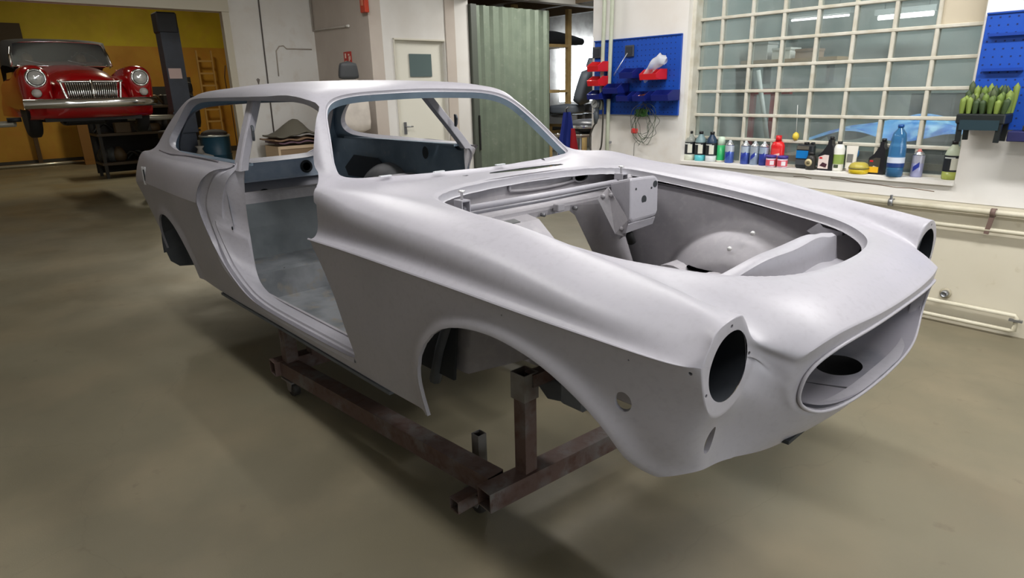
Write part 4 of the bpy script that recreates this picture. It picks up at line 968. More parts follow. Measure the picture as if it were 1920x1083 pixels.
t = tag(R(MB().grid(g).build('plastic_sheet', mat('blue_sheet', s2l(84, 150, 206), .3, noise=[(4, 4, .45, .6, s2l(40, 100, 180)), (12, 3, .5, .7, s2l(150, 196, 226))]), None)), 'crumpled shiny blue plastic sheet spread behind the block window', 'sheet'); t.location = rw(-.55, 4.1, .762); t['group'] = 'x'; del t['group']
t = empty('sack', rw(.12, 3.75, .762), ROOM_A, 'crumpled yellow green sack behind the right bottom panes', 'sack')
g = []
for i in range(12):
    u = i/11; row = []
    for k in range(25):
        a = 2*PI*k/24; r = (.17-.10*u)*(1+.12*math.sin(3*a+2*u)); row.append((r*math.cos(a)+.08*u, .7*r*math.sin(a), .30*u))
    g.append(row)
MB().grid(g).build('sack_body', pm(190, 204, 120, .5), t); MB().lathe([(.05, .29), (.02, .32), (.045, .35)], n=14, c=(.08, 0, 0)).build('sack_neck', pm(180, 196, 110, .5), t)
t = empty('dark_crate', rw(-.55, 4.9, 0), ROOM_A, 'dark square cabinet in front of the pale shutter', 'cabinet'); MB().box((0, 0, .62), (.34, .3, 1.24)).build('cabinet_body', pm(70, 76, 76, .5), t); MB().box((0, -.155, .62), (.30, .01, 1.16)).build('cabinet_door', pm(60, 66, 68, .5), t)
# ------------------------------------------------------------------ things on and along the window wall
def thing(name, e, n, z, label, cat, group=None, rz=0): return empty(name, rw(e, n, z), ROOM_A+rz, label, cat, group)
BLUE = mat('blue_board', s2l(20, 74, 172), .45, noise=[(3, 4, .4, .8, s2l(17, 66, 158))])
def pegboard(e0, e1, z0, z1, label):
    t = thing('pegboard', (e0+e1)/2, 2.42, (z0+z1)/2, label, 'pegboard', 'blue pegboards'); w_ = e1-e0; h = z1-z0
    MB().box((0, -.009, 0), (w_, .016, h), bev=.002).build('board', BLUE, t)
    for q in (h/2-.004, -h/2+.004): MB().box((0, -.018, q), (w_, .014, .008)).build('board_rim', pm(20, 70, 160, .5), t)
    hm = MB(); nx = int(w_/.038); nz = int(h/.038)
    for i in range(nx):
        for j in range(nz):
            x = -w_/2+.02+i*.038; z = -h/2+.02+j*.038
            hm.add([(x-.004, -.0178, z-.004), (x+.004, -.0178, z-.004), (x+.004, -.0178, z+.004), (x-.004, -.0178, z+.004)], [(0, 1, 2, 3)])
    o = hm.build('board_holes', pm(10, 36, 96, .6), t); o['kind'] = 'stuff'
    return t
pegboard(-2.366, -1.536, 1.143, 1.715, 'blue perforated tool board with small bins left of the block window')
pegboard(.300, 1.20, 1.10, 1.678, 'blue perforated tool board at the right edge behind the cactus tray')
for (e0, e1, z) in ((.325, .56, 1.562), (.325, .50, 1.393)):
    t = thing('shelf_ledge', (e0+e1)/2, 2.40, z, '%s narrow blue hook rail on the right tool board' % ('upper' if z > 1.5 else 'lower'), 'rail', 'hook rails')
    MB().box((0, -.012, 0), (e1-e0, .024, .004)).build('rail_plate', pm(18, 60, 150, .4), t); MB().box((0, -.025, .006), (e1-e0, .003, .014)).build('rail_lip', pm(18, 60, 150, .4), t)
for (e, z) in ((-2.336, 1.626), (-2.0, 1.62)):
    t = thing('magnet_plate', e, 2.402, z, 'square dark plate on the blue board, %s' % ('behind the grey wall pipes' if e < -2.2 else 'above the pale screwdriver'), 'plate', 'dark square plates')
    MB().box((0, -.007, 0), (.085, .014, .085), bev=.003).build('plate_body', pm(62, 66, 74, .5), t)
    MB().box((0, -.0155, 0), (.06, .003, .06)).build('plate_face', pm(48, 52, 60, .4), t)
t = thing('screwdriver', -2.035, 2.36, 1.54, 'long thin pale screwdriver leaning in the upper blue bin', 'screwdriver')
MB().tube([(.022, .03, .07), (-.018, -.05, -.06)], .0035, 8).build('shaft', pm(220, 225, 230, .25, .5), t); MB().tube([(-.018, -.05, -.06), (-.028, -.07, -.10)], [.007, .008], 8).build('handle', pm(60, 80, 140, .4), t)
def bin_(e, z, w_, d_, h, col, label, n=2.40):
    t = thing('storage_bin', e, n, z, label, 'bin', 'small bins on the blue board'); m = pm(*col, .35)
    k = .006; fh = h*.55
    MB().box((0, -d_/2, -h/2+k/2), (w_, d_, k)).build('bin_base', m, t)
    MB().box((0, -k/2, 0), (w_, k, h)).build('bin_back', m, t)
    for s in (-1, 1): MB().prism([(0, -h/2), (d_*1.0, -h/2+.01), (d_*1.08, -h/2+fh), (d_*.62, h/2), (0, h/2)], k, c=(s*(w_/2-k/2), 0, 0), M=RZ(-PI/2)).build('bin_side', m, t)
    MB().add([(-w_/2, -d_, -h/2), (w_/2, -d_, -h/2), (w_/2, -d_*1.08, -h/2+fh), (-w_/2, -d_*1.08, -h/2+fh)], [(0, 1, 2, 3)]).build('bin_front', m, t, solid=k)
    return t
NAVY = (22, 34, 110); REDC = (206, 34, 40)
bin_(-1.925, 1.455, .13, .13, .075, NAVY, 'navy storage bin holding the pale screwdriver')
bin_(-1.72, 1.440, .15, .13, .075, REDC, 'red storage bin stuffed with a clear plastic bag')
bin_(-2.07, 1.345, .15, .14, .075, NAVY, 'navy bin hanging over the grey pipes in the middle row')
bin_(-1.95, 1.285, .115, .14, .070, NAVY, 'navy bin in the bottom row straight above the green cord')
bin_(-1.79, 1.285, .115, .14, .070, NAVY, 'navy bin in the bottom row with a shiny copper piece')
bin_(-1.60, 1.290, .15, .14, .075, NAVY, 'navy bin at the right end of the bottom row')
bin_(-2.235, 1.515, .115, .14, .075, REDC, 'upper red bin overlapping the left edge of the board', 2.38)
bin_(-2.232, 1.405, .115, .14, .075, REDC, 'lower red bin overlapping the left edge of the board', 2.38)
bin_(-2.225, 1.300, .13, .14, .070, NAVY, 'navy bin under the two red bins at the left', 2.38)
t = thing('metal_fitting', -1.79, 2.33, 1.288, 'shiny copper coloured fitting lying in a navy bin', 'fitting'); MB().lathe([(.014, -.04), (.014, .03), (.02, .032), (.02, .05), (0, .05)], n=14, M=RY(1.4)).build('fitting_tube', pm(200, 120, 80, .25, .8), t); MB().lathe([(.016, -.06), (.018, -.04), (.012, -.04)], n=6, M=RY(1.4)).build('fitting_nut', pm(220, 170, 150, .25, .8), t)
bagm = mat('clear_plastic', s2l(225, 228, 228), .25, alpha=.55)
t = thing('plastic_bag', -1.73, 2.32, 1.50, 'crumpled clear plastic bag sticking out of the red bin', 'bag')
g = []
for i in range(13):
    u = i/12; c = Vector((-.03+.155*u**1.2, 0, -.05+.07*u+.035*math.sin(u*3))); r = .016+.050*math.sin(min(1, (1-u)*1.25+.08)*PI/2*1.1)*(1-.25*u); row = []
    for k in range(16):
        a = 2*PI*k/16; q = r*(1+.16*math.sin(3*a+i*1.3)+.08*RNG.rand()); row.append(c+Vector((q*math.cos(a)*.5, q*math.sin(a)*.7, q*math.cos(a))))
    row.append(row[0]); g.append(row)
MB().grid(g).build('bag_film', bagm, t); 
# wall pipes
PIPE = mat('pipe_paint', s2l(190, 196, 176), .4, noise=[(9, 4, .4, .7, s2l(176, 182, 160))])
for i, (e0, e1) in enumerate(((-2.243, -2.268), (-2.165, -2.19))):
    t = thing('wall_pipe', 0, 2.37, 0, '%s of the two grey upright pipes in front of the blue board' % ('left' if i == 0 else 'right'), 'pipe', 'upright pipes'); MB().tube([(e0+.01, 0, CEIL), (e0, 0, 1.9), ((e0+e1)/2, 0, 1.3), (e1, 0, .5 if i else 1.18)], .016, 12).build('pipe_run', PIPE, t)
    MB().box((e1+.003, .02, .92 if i else 1.30), (.05, .03, .02), bev=.004).build('pipe_clip', METAL, t)
PIPE2 = mat('cream_pipe', s2l(208, 203, 184), .45, noise=[(8, 4, .4, .7, s2l(192, 186, 164))])
for (z, r, lb) in ((.668, .016, 'upper cream pipe running along the wall behind the nose'), (.572, .012, 'second cream pipe just below the upper one on the wall'), (.126, .012, 'low cream pipe along the wall foot')):
    t = thing('wall_pipe', 0, 2.39, z, lb, 'pipe', None); MB().tube([(-1.2, 0, 0), (4.2, 0, 0)] if z > .2 else [(-1.2, 0, 0), (.69, 0, 0), (.70, -.01, -.01), (.70, -.01, -.08), (.68, -.01, -.085), (-.5, -.01, -.085)], r, 12).build('pipe_run', PIPE2, t)
    if z < .2: MB().box((.70, -.02, -.02), (.06, .02, .012)).build('pipe_valve', METAL, t)
for (e, z, m_, lb) in ((-.003, .668, METAL, 'shiny pipe clamp on the upper cream pipe'), (.50, .625, pm(112, 92, 84, .6), 'rusty bracket tying the two cream pipes')):
    t = thing('pipe_clamp', e, 2.385, z, lb, 'clamp')
    MB().lathe([(.019, -.012), (.023, -.012), (.023, .012), (.019, .012)], cap=False, n=20, axis='X', c=(0, .005, .0 if e < .1 else .043)).build('clamp_ring', m_, t)
    if e > .1: MB().box((-.005, .0, -.01), (.022, .012, .13), M=RY(.12)).build('clamp_strap', m_, t)
    else: MB().box((0, -.005, .03), (.014, .014, .03), bev=.003).build('clamp_ear', m_, t)
t = thing('wall_spigot', .348, 2.42, .172, 'small round metal spigot in the lower cream wall', 'spigot')
MB().lathe([(.0, .028), (.010, .03), (.012, .04), (.018, .04), (.020, 0)], n=20, M=RX(PI/2)).build('spigot_body', METAL, t); MB().lathe([(.03, 0), (.03, .004), (.015, .006)], n=20, M=RX(PI/2)).build('spigot_flange', pm(170, 162, 140, .5), t)
# air gauge with hose
t = thing('tyre_gauge', -2.275, 2.33, 1.20, 'grey tyre inflator gauge with black hose hanging on the pipes', 'gauge')
MB().lathe([(0, .022), (.034, .022), (.040, .016), (.040, -.01), (.03, -.02)], n=28, M=RX(PI/2), c=(0, 0, .03)).build('gauge_case', pm(120, 124, 128, .35, .5), t)
MB().lathe([(0, .0), (.033, .0)], n=28, M=RX(PI/2), c=(0, -.0245, .03)).build('gauge_dial', pm(235, 238, 235, .3), t)
MB().tube([(-.012, -.027, .02), (.016, -.027, .045)], .002, 5).build('gauge_needle', pm(30, 30, 30), t)
MB().tube([(.0, 0, .0), (.003, 0, -.08), (-.005, 0, -.13)], [.022, .024, .012], 12).build('gauge_grip', pm(74, 80, 86, .35), t)
MB().tube(catmull([(.01, .02, .07), (.06, .01, .05), (.075, 0, -.05), (.07, 0, -.22), (.055, 0, -.33), (.0, -.01, -.39), (-.055, 0, -.34), (-.065, 0, -.24), (-.03, 0, -.16), (-.006, 0, -.13)], 6), .007, 8).build('air_hose', pm(58, 56, 50, .5), t)
# cord bundle
t = thing('cord_bundle', -1.84, 2.405, 1.02, 'tangled green and grey string lights cord hanging from the blue board', 'cord')
for k in range(7):
    pts = []
    for i in range(15):
        a = 2*PI*i/14; rx = .05+.05*RNG.rand(); pts.append((-.01+.03*(k % 3)+rx*math.sin(a)+.008*RNG.randn(), -.012-.006*k, .06+(.09+.025*k*.5)*math.cos(a)*-1*1.0+.008*RNG.randn()))
    MB().tube(catmull(pts, 3), .0022, 5).build('cord_loop', pm(78, 92, 70, .6) if k % 2 else pm(96, 100, 92, .6), t)
for k in range(4):
    pts = [(-.04+.03*math.cos(i*1.3+k)*1.2+.02*k, -.02-.004*k, .14+.03*math.sin(i*1.9+k)) for i in range(14)]
    MB().tube(catmull(pts, 3), .0035, 5).build('green_coil', pm(64, 110, 52, .6), t)
MB().box((-.075, -.025, .0), (.055, .03, .04), bev=.008).build('plug_block', pm(206, 60, 56, .4), t)
MB().tube([(-.05, -.01, -.07), (-.085, -.008, -.10), (-.09, -.005, -.23)], .002, 5).build('cord_tail', pm(90, 90, 84), t)
# planter with cacti at the right
t = thing('plant_tray', .395, 2.30, 1.075, 'dark plastic tray full of small green cacti on the wall beside the window', 'planter')
DG = pm(22, 28, 28, .45)
MB().box((0, 0, .085), (.21, .16, .05), bev=.006).build('tray_top', DG, t)
MB().box((.0, -.078, .055), (.17, .006, .05)).build('tray_apron', pm(28, 50, 58, .5), t)
for x in (-.085, .085):
    for y in (-.065, .065): MB().box((x, y, .035), (.022, .02, .13), M=RY(-.04 if x < 0 else .04)).build('tray_leg', DG, t)
MB().box((0, .09, .07), (.05, .02, .02)).build('tray_hook', DG, t)
cols = [(78, 98, 42), (98, 120, 50), (52, 70, 38), (70, 82, 50), (116, 134, 60)]
kk = 0
for r_ in range(5):
    for c_ in range(7):
        x = -.090+.030*c_+.002*RNG.randn(); y = .064-.030*r_+.002*RNG.randn(); h = .058+.034*RNG.rand()+.018*(4-r_); rad = .0108+.0012*RNG.rand()
        p = thing('cactus', 0, 0, 0, 'small ribbed green cactus in the dark tray', 'cactus', 'cacti in the wall tray'); p.location = rw(.395+x, 2.30+y, 1.186); p.rotation_euler = (.04*RNG.randn(), .05*RNG.randn(), ROOM_A)
        g = []
        for i in range(8):
            u = i/7; rr_ = rad*(.75+.45*math.sin(u*2.4))*(1 if u < .85 else max(.02, math.sqrt(max(0, 1-((u-.85)/.15)**2))))
            row = []
            for q in range(21): a = 2*PI*q/20; f = 1+.10*math.cos(10*a); row.append((rr_*f*math.cos(a), rr_*f*math.sin(a), h*u))
            g.append(row)
        MB().grid(g).build('cactus_stem', pm(*cols[RNG.randint(5)], .6), p)
        kk += 1
t = thing('tray_box', .66, 2.335, 1.075, 'low dark tray of odd parts under the right tool board', 'tray')
MB().box((0, 0, 0), (.30, .12, .05), bev=.004).build('tray_body', pm(36, 38, 84, .5), t)
MB().box((-.05, 0, .04), (.10, .06, .04), bev=.01).build('tray_contents', pm(70, 74, 70, .5), t)

# ------------------------------------------------------------------ bottles on the sill
SZ = .8128
def bottle(e, n, label, parts, name='bottle', cat='bottle', rz=0):
    t = thing(name, e, n, SZ, label, cat, 'containers on the window sill', rz)
    for nm, mb, m in parts: mb.build(nm, m, t)
    return t
def lb(r, z0, z1, col, n=20, sx=1, sy=1): m = MB(); m.lathe([(r+.0008, z0), (r+.0008, z1)], n=n, sx=sx, sy=sy); m.raw = True; return m
def Lt(prof, n=20, sx=1, sy=1): return MB().lathe(prof, n=n, sx=sx, sy=sy)
CLR = mat('clear_pet', s2l(205, 212, 206), .12, trans=.6, alpha=.8)
def quart(e, body, label, liquid):
    r = .040
    bottle(e, 2.50, label, [('bottle_body', Lt([(r*.9, 0), (r, .006), (r, .14), (r*.8, .165), (.014, .192), (.013, .198)]), body), ('label_band', lb(r, .045, .135, 0), pm(34, 38, 42, .5)),
        ('label_patch', MB().grid([[(r*1.03*math.cos(a), r*1.03*math.sin(a), z) for z in (.055, .12)] for a in np.linspace(-1.45, -.6, 8)]), pm(214, 214, 200, .5)),
        ('label_lines', MB().grid([[(r*1.035*math.cos(a), r*1.035*math.sin(a), z) for z in (.118, .126)] for a in np.linspace(-2.4, -1.0, 8)]), pm(200, 204, 200, .5)),
        ('liquid_base', Lt([(r*.91, -.0005), (r*1.01, .006), (r*1.01, .044)]), liquid), ('cap', Lt([(.016, .196), (.016, .214), (0, .2145)]), pm(24, 24, 26, .4))])
quart(-1.475, CLR, 'clear bottle with black label and pale liquid, leftmost on the sill', pm(196, 200, 182, .3))
quart(-1.385, pm(120, 146, 150, .3), 'bottle with black label and turquoise liquid, second from the left', pm(84, 182, 190, .3))
quart(-1.292, pm(40, 60, 84, .25), 'dark blue bottle with white label beside the tall green one', pm(200, 204, 206, .4))
quart(.240, pm(190, 200, 176, .2), 'bottle with dark label and yellow green liquid at the right end of the sill', pm(168, 178, 88, .3))
bottle(-1.225, 2.52, 'tall slim green and white translucent spray bottle', [('bottle_body', Lt([(.026, 0), (.028, .01), (.028, .12)]), pm(52, 176, 106, .3)), ('bottle_shoulder', Lt([(.028, .12), (.026, .165), (.018, .18), (0, .182)]), pm(206, 226, 206, .3)), ('bottle_foot', Lt([(.03, 0), (.03, .012), (0, .012)]), pm(220, 214, 196, .4))])
def aerosol(e, c1, c2, label, cap=(190, 196, 200), n=2.50, h=.145):
    bottle(e, n, label, [('can_body', Lt([(.029, 0), (.031, .004), (.031, h-.02)]), pm(*c1, .3, .3)), ('can_upper', lb(.031, h*.55, h-.022, 0), pm(*c2, .3, .3)), ('can_shoulder', Lt([(.0315, h-.02), (.029, h-.012), (.018, h-.002), (.018, h)]), pm(205, 208, 210, .2, .8)),
        ('can_valve', Lt([(.018, h), (.010, h+.006), (.008, h+.016), (0, h+.017)]), pm(*cap, .3)), ('can_emblem', MB().grid([[(.032*math.cos(a), .032*math.sin(a), z) for z in (h*.30+.2*h*(a+1.57), h*.5+.2*h*(a+1.57))] for a in np.linspace(-2.0, -1.0, 6)]), pm(44, 60, 150, .35))], 'spray_can', 'spray can')
aerosol(-1.143, (70, 96, 170), (196, 204, 214), 'blue and silver spray can beside the green spray bottle')
aerosol(-1.020, (62, 82, 160), (186, 200, 214), 'blue and white spray can, first of the three close together')
aerosol(-.950, (140, 156, 178), (172, 182, 192), 'plain silver grey spray can between two blue ones')
aerosol(-.882, (54, 64, 146), (168, 186, 206), 'blue spray can touching the red bottle')
aerosol(.070, (168, 170, 206), (186, 186, 200), 'lavender spray can with silver shoulder right of the big blue bottle', (196, 120, 110))
bottle(-.790, 2.51, 'large bright red bottle with red cap', [('bottle_body', Lt([(.044, 0), (.046, .01), (.046, .135), (.036, .16), (.018, .168)], sx=1, sy=.7), pm(214, 34, 38, .3)), ('cap', Lt([(.020, .166), (.019, .205), (0, .206)]), pm(206, 26, 32, .4)), ('label_patch', MB().grid([[(.047*math.cos(a), .7*.047*math.sin(a), z) for z in (.035, .12)] for a in np.linspace(-2.2, -.95, 8)]), pm(226, 70, 66, .4)), ('label_stripe', MB().grid([[(.048*math.cos(a), .7*.048*math.sin(a), z+.012*(a+1.5)) for z in (.07, .084)] for a in np.linspace(-2.2, -.95, 8)]), pm(240, 200, 190, .4))])
for e, lbv in ((-.793, 'small tub with purple lid in front of the red bottle'), (-.713, 'small tub with purple lid between red bottle and black canister')):
    bottle(e, 2.435, lbv, [('tub_body', Lt([(.029, 0), (.032, .006), (.033, .064)]), pm(214, 196, 208, .4)), ('tub_label', lb(.0325, .012, .052, 0), pm(222, 96, 110, .4)), ('tub_lid', Lt([(.035, .062), (.035, .078), (.03, .081), (0, .081)]), pm(70, 54, 136, .35)), ('tub_panel', MB().grid([[(.0345*math.cos(a), .0345*math.sin(a), z) for z in (.018, .046)] for a in np.linspace(-1.3, -.5, 6)]), pm(232, 226, 232, .4))], 'small_tub', 'tub')
bottle(-.592, 2.50, 'black square canister with bright blue label', [('canister_body', MB().box((0, 0, .078), (.112, .05, .156), bev=.010), pm(34, 38, 42, .4)), ('canister_label', MB().box((-.012, -.0262, .092), (.078, .002, .050)), pm(20, 116, 188, .35)), ('canister_top', MB().box((-.01, -.0262, .135), (.078, .002, .022)), pm(96, 92, 84, .4)), ('canister_handle', MB().box((.040, 0, .164), (.02, .03, .014), bev=.004), pm(28, 30, 34, .4)), ('canister_lower', MB().box((-.012, -.0262, .042), (.078, .002, .034)), pm(70, 74, 78, .4)), ('cap', Lt([(.016, .155), (.016, .17), (0, .17)]), pm(20, 20, 22, .4))])
bottle(-.533, 2.46, 'short black bottle with round pale label', [('bottle_body', Lt([(.030, 0), (.031, .07), (.024, .09), (.016, .095)]), pm(40, 38, 34, .4)), ('cap', Lt([(.017, .094), (.017, .113), (0, .113)]), pm(26, 26, 28, .4)), ('round_label', MB().lathe([(0, .001), (.024, .0)], n=20, c=(-.004, -.0318, .048), M=RX(PI/2)), pm(214, 200, 156, .4)), ('label_core', MB().lathe([(0, .001), (.012, .0)], n=16, c=(-.004, -.0330, .048), M=RX(PI/2)), pm(120, 110, 80, .4))])
def jug(e, label, lab, lab2, n=2.49, flip=1):
    prof = [(-.045, 0), (.045, 0), (.046, .10), (.040, .15), (.030, .168), (.030, .195), (.008, .195), (.006, .165), (-.02, .12), (-.045, .095)]
    bottle(e, n, label, [('bottle_body', MB().prism([(flip*x, z) for x, z in prof], .05), pm(34, 34, 38, .35)), ('cap', Lt([(.013, 0), (.013, .018), (0, .018)]).__class__().lathe([(.013, .193), (.013, .213), (0, .213)], c=(flip*.019, 0, 0)), pm(24, 24, 26, .4)), ('label_panel', MB().prism([(flip*x, z) for x, z in [(-.041, .012), (.022, .012), (.022, .098), (-.005, .10), (-.041, .085)]], .003, c=(0, -.0265, 0)), lab), ('label_mark', MB().prism([(flip*x, z) for x, z in ((-.03, .03), (.010, .02), (.016, .042), (-.012, .052))], .002, c=(0, -.0290, 0)), lab2), ('label_badge', MB().box((flip*-.026, -.029, .079), (.018, .002, .010)), pm(206, 40, 50, .4))])
jug(-.448, 'black oil jug with red and white label', pm(222, 206, 200, .4), pm(70, 40, 50, .4))
jug(-.143, 'black oil jug with yellow based label beside the blue bottle', pm(70, 66, 60, .4), pm(196, 190, 170, .4))

bottle(-.381, 2.50, 'white bottle with green lower label and black cap', [('bottle_body', Lt([(.031, 0), (.033, .01), (.033, .14), (.024, .162), (.013, .168)]), pm(226, 226, 218, .35)), ('label_band', lb(.033, .045, .105, 0), pm(138, 160, 84, .4)), ('cap', Lt([(.014, .166), (.014, .184), (0, .184)]), pm(40, 42, 42, .4)), ('label_mark', MB().grid([[(.0345*math.cos(a), .0345*math.sin(a), z) for z in (.022, .042)] for a in np.linspace(-1.9, -1.1, 6)]), pm(70, 80, 60, .4))])
bottle(-.307, 2.51, 'white squeeze tube standing on its cap', [('tube_body', MB().grid([[((.030+.006*z/.16)*math.cos(a), (.024*(1-z/.165)+.002)*math.sin(a), z) for z in np.linspace(.02, .16, 8)] for a in np.linspace(0, 2*PI, 21)]), pm(226, 222, 212, .35)), ('tube_cap', Lt([(.022, 0), (.024, .022), (0, .022)]), pm(216, 206, 196, .4)), ('tube_label', MB().box((-.002, -.017, .085), (.034, .004, .05)), pm(120, 120, 116, .4))], 'squeeze_tube', 'tube')
bottle(-.232, 2.45, 'low yellow translucent tub with curved lid', [('tub_body', Lt([(.050, 0), (.056, .008), (.056, .034)]), pm(206, 180, 40, .3)), ('tub_lid', Lt([(.057, .034), (.057, .042), (.046, .060), (.030, .068), (0, .069)]), pm(180, 166, 70, .35)), ('tub_rim', Lt([(.0585, .030), (.0585, .036)]), pm(120, 112, 60, .4))], 'yellow_tub', 'tub')
BB = mat('blue_pet', s2l(70, 140, 196), .12, trans=.5, alpha=.85)
bottle(-.026, 2.43, 'tall blue water bottle part filled with brown liquid', [('bottle_body', Lt([(.036, 0), (.045, .008), (.045, .05), (.043, .06), (.045, .07), (.045, .17), (.038, .20), (.040, .215), (.034, .25), (.014, .277), (.013, .285)]), BB), ('liquid', Lt([(.034, .004), (.043, .012), (.043, .045), (0, .0455)]), pm(96, 66, 66, .3)), ('label_band', lb(.045, .082, .115, 0), pm(206, 214, 228, .4)), ('label_lower', lb(.045, .058, .082, 0), pm(30, 60, 120, .4)), ('cap', Lt([(.016, .283), (.016, .300), (0, .300)]), pm(20, 80, 150, .4))])
MB().box((-.012, -.030, .028), (.060, .004, .034)).build('label_base', pm(232, 180, 40, .4), [o for o in bpy.data.objects if o.get('label', '').startswith('black oil jug with yellow')][0])
t = thing('lemon_charm', -.685, 2.53, 1.017, 'small yellow charm hanging on a white string inside the window', 'charm')
MB().lathe([(0, -.028), (.012, -.026), (.022, -.006), (.018, .014), (.006, .024), (0, .026)], n=16).build('charm_body', pm(220, 196, 70, .4), t); MB().tube([(0, 0, .024), (-.01, 0, .20)], .0015, 5).build('charm_string', pm(235, 235, 230), t)
t = thing('round_sticker', -.313, 2.548, .924, 'blue crescent sticker low on the window glass', 'sticker')
MB().prism([(.036*math.cos(a), .036*math.sin(a)) for a in np.linspace(-1.9, 1.5, 16)]+[(-.004+.030*math.cos(a), .034*math.sin(a)) for a in np.linspace(1.4, -1.9, 12)], .002, c=(0, -.002, 0)).build('sticker_disc', pm(66, 130, 190, .4), t)
# crack lines in the plaster under the sill
for pts in ([(-.38, .775), (-.30, .772), (-.24, .764), (-.1, .760), (.0, .752), (.08, .756), (.2, .748)], [(-.62, .765), (-.56, .77), (-.50, .762)]):
    tag(R(MB().tube([(e, 2.4195, z) for e, z in pts], .0018, 4).build('trim_crack', pm(120, 96, 74, .8))), kind='structure')
# ------------------------------------------------------------------ far wall details
t = thing('wall_socket', -7.80, 1.50, 1.74, 'small grey socket box on the white wall beside the yellow doorway', 'socket', rz=-PI/2)
MB().box((0, -.035, 0), (.13, .07, .20), bev=.01).build('socket_box', pm(198, 196, 184, .5), t); MB().lathe([(.035, 0), (.035, .02), (0, .02)], n=18, c=(.01, -.07, .03), M=RX(PI/2)).build('socket_cover', pm(170, 170, 160, .5), t)
t = thing('wall_lamp', -7.80, 1.68, 1.60, 'small dark conical bracket on the white wall just above the roof', 'bracket', rz=-PI/2)
MB().lathe([(.07, -.12), (.075, -.04), (.05, .05), (.015, .10), (0, .105)], n=16, c=(0, -.07, 0)).build('bracket_hood', pm(120, 112, 106, .5), t); MB().box((0, -.01, -.02), (.05, .02, .20)).build('bracket_plate', pm(150, 144, 136, .5), t)
t = thing('vent_hole', -7.80, 2.18, 1.83, 'round dark pipe hole in the white back wall', 'hole', rz=-PI/2)
MB().lathe([(0, .004), (.066, .004)], n=24, M=RX(PI/2)).build('hole_dark', pm(44, 44, 44, .8), t); MB().lathe([(.066, .0), (.068, .012), (.076, .012), (.078, 0)], n=24, M=RX(PI/2), cap=False).build('hole_rim', pm(196, 190, 180, .6), t)
t = thing('wall_cable', -7.79, 1.815, 0, 'thin dark vertical cable down the white back wall', 'cable'); MB().tube([(0, .02, CEIL), (0, 0, 2.0), (0, -.025, .3)], .010, 6).build('cable_run', pm(96, 90, 86, .6), t)
t = thing('wall_cable', -7.79, 2.0, 1.95, 'short bent conduit above the round wall hole', 'cable'); MB().tube([(0, .50, .01), (0, .13, .01), (0, .09, .05), (0, .03, .04), (0, -.02, -.02), (0, -.03, -.35)], .008, 6).build('cable_run', pm(176, 166, 154, .6), t)
t = thing('wall_conduit', -7.1, 2.56, 2.21, 'thin grey conduit with a pale tip high on the beige wall', 'conduit'); MB().tube([(-.68, -.01, .4), (-.68, -.01, 0), (.3, -.01, -.02)], .012, 8).build('conduit_run', pm(176, 168, 158, .5), t); MB().tube([(.3, -.012, -.02), (.37, -.012, -.02)], .016, 8).build('conduit_tip', pm(226, 224, 216, .5), t)
t = thing('safety_sign', -6.86, 2.565, 1.80, 'small red and white fire sign on the beige wall above the dark headrest', 'sign')
MB().box((0, -.004, 0), (.20, .008, .16)).build('sign_plate', pm(186, 48, 34, .4), t)
for (x, z, w_, h) in ((-.05, .03, .03, .06), (-.05, -.04, .05, .015), (.04, .04, .035, .02), (.045, -.01, .02, .06), (.075, .0, .015, .05)): MB().box((x, -.009, z), (w_, .003, h)).build('sign_symbol', pm(226, 206, 190, .4), t)
t = thing('fire_box', -6.25, 2.56, 2.38, 'red fire box high on the corner of the beige wall', 'box'); MB().box((0, -.03, .04), (.12, .06, .24), bev=.006).build('box_body', pm(190, 64, 38, .4), t); MB().box((0, -.062, .05), (.05, .004, .10)).build('box_sign', pm(216, 130, 100, .4), t)
# upright car seat with white cover
t = thing('car_chair', -6.12, 2.12, 0, 'upright dark car seat with a white cover standing on a box by the beige wall', 'car seat', rz=-PI/2-.3)
WC = mat('white_cloth', s2l(214, 206, 196), .8, noise=[(5, 4, .4, .7, s2l(190, 182, 174))], bump=.2, bscale=12)
def cushion(w_, d_, h, top=.8, n=9):
    g = []
    for i in range(n):
        u = i/(n-1); k = 1-(1-top)*u**2; e_ = math.sqrt(max(0, 1-(2*u-1)**8)); row = []
        for q in range(25):
            a = 2*PI*q/24; cx = math.copysign(abs(math.cos(a))**.45, math.cos(a)); cy = math.copysign(abs(math.sin(a))**.45, math.sin(a)); row.append((w_/2*k*e_*cx, d_/2*e_*cy, h*u))
        g.append(row)
    return MB().grid(g)
cushion(.46, .16, .72, .8).build('seat_back', WC, t, M=Matrix.Translation((0, .1, .84))@RX(-.1))
cushion(.24, .11, .22, .75).build('headrest', pm(62, 64, 66, .6), t, M=Matrix.Translation((0, .17, 1.50))@RX(-.1))
cushion(.48, .52, .18, .95).build('seat_base', pm(70, 72, 74, .6), t, M=Matrix.Translation((0, -.12, .68)))
t2 = thing('seat_crate', -6.12, 2.12, 0, 'plain crate under the white covered seat', 'crate'); MB().box((0, 0, .33), (.5, .6, .66)).build('crate_body', pm(150, 130, 100, .7), t2); MB().box((0, 0, .60), (.52, .62, .05)).build('crate_rim', pm(136, 116, 88, .7), t2)
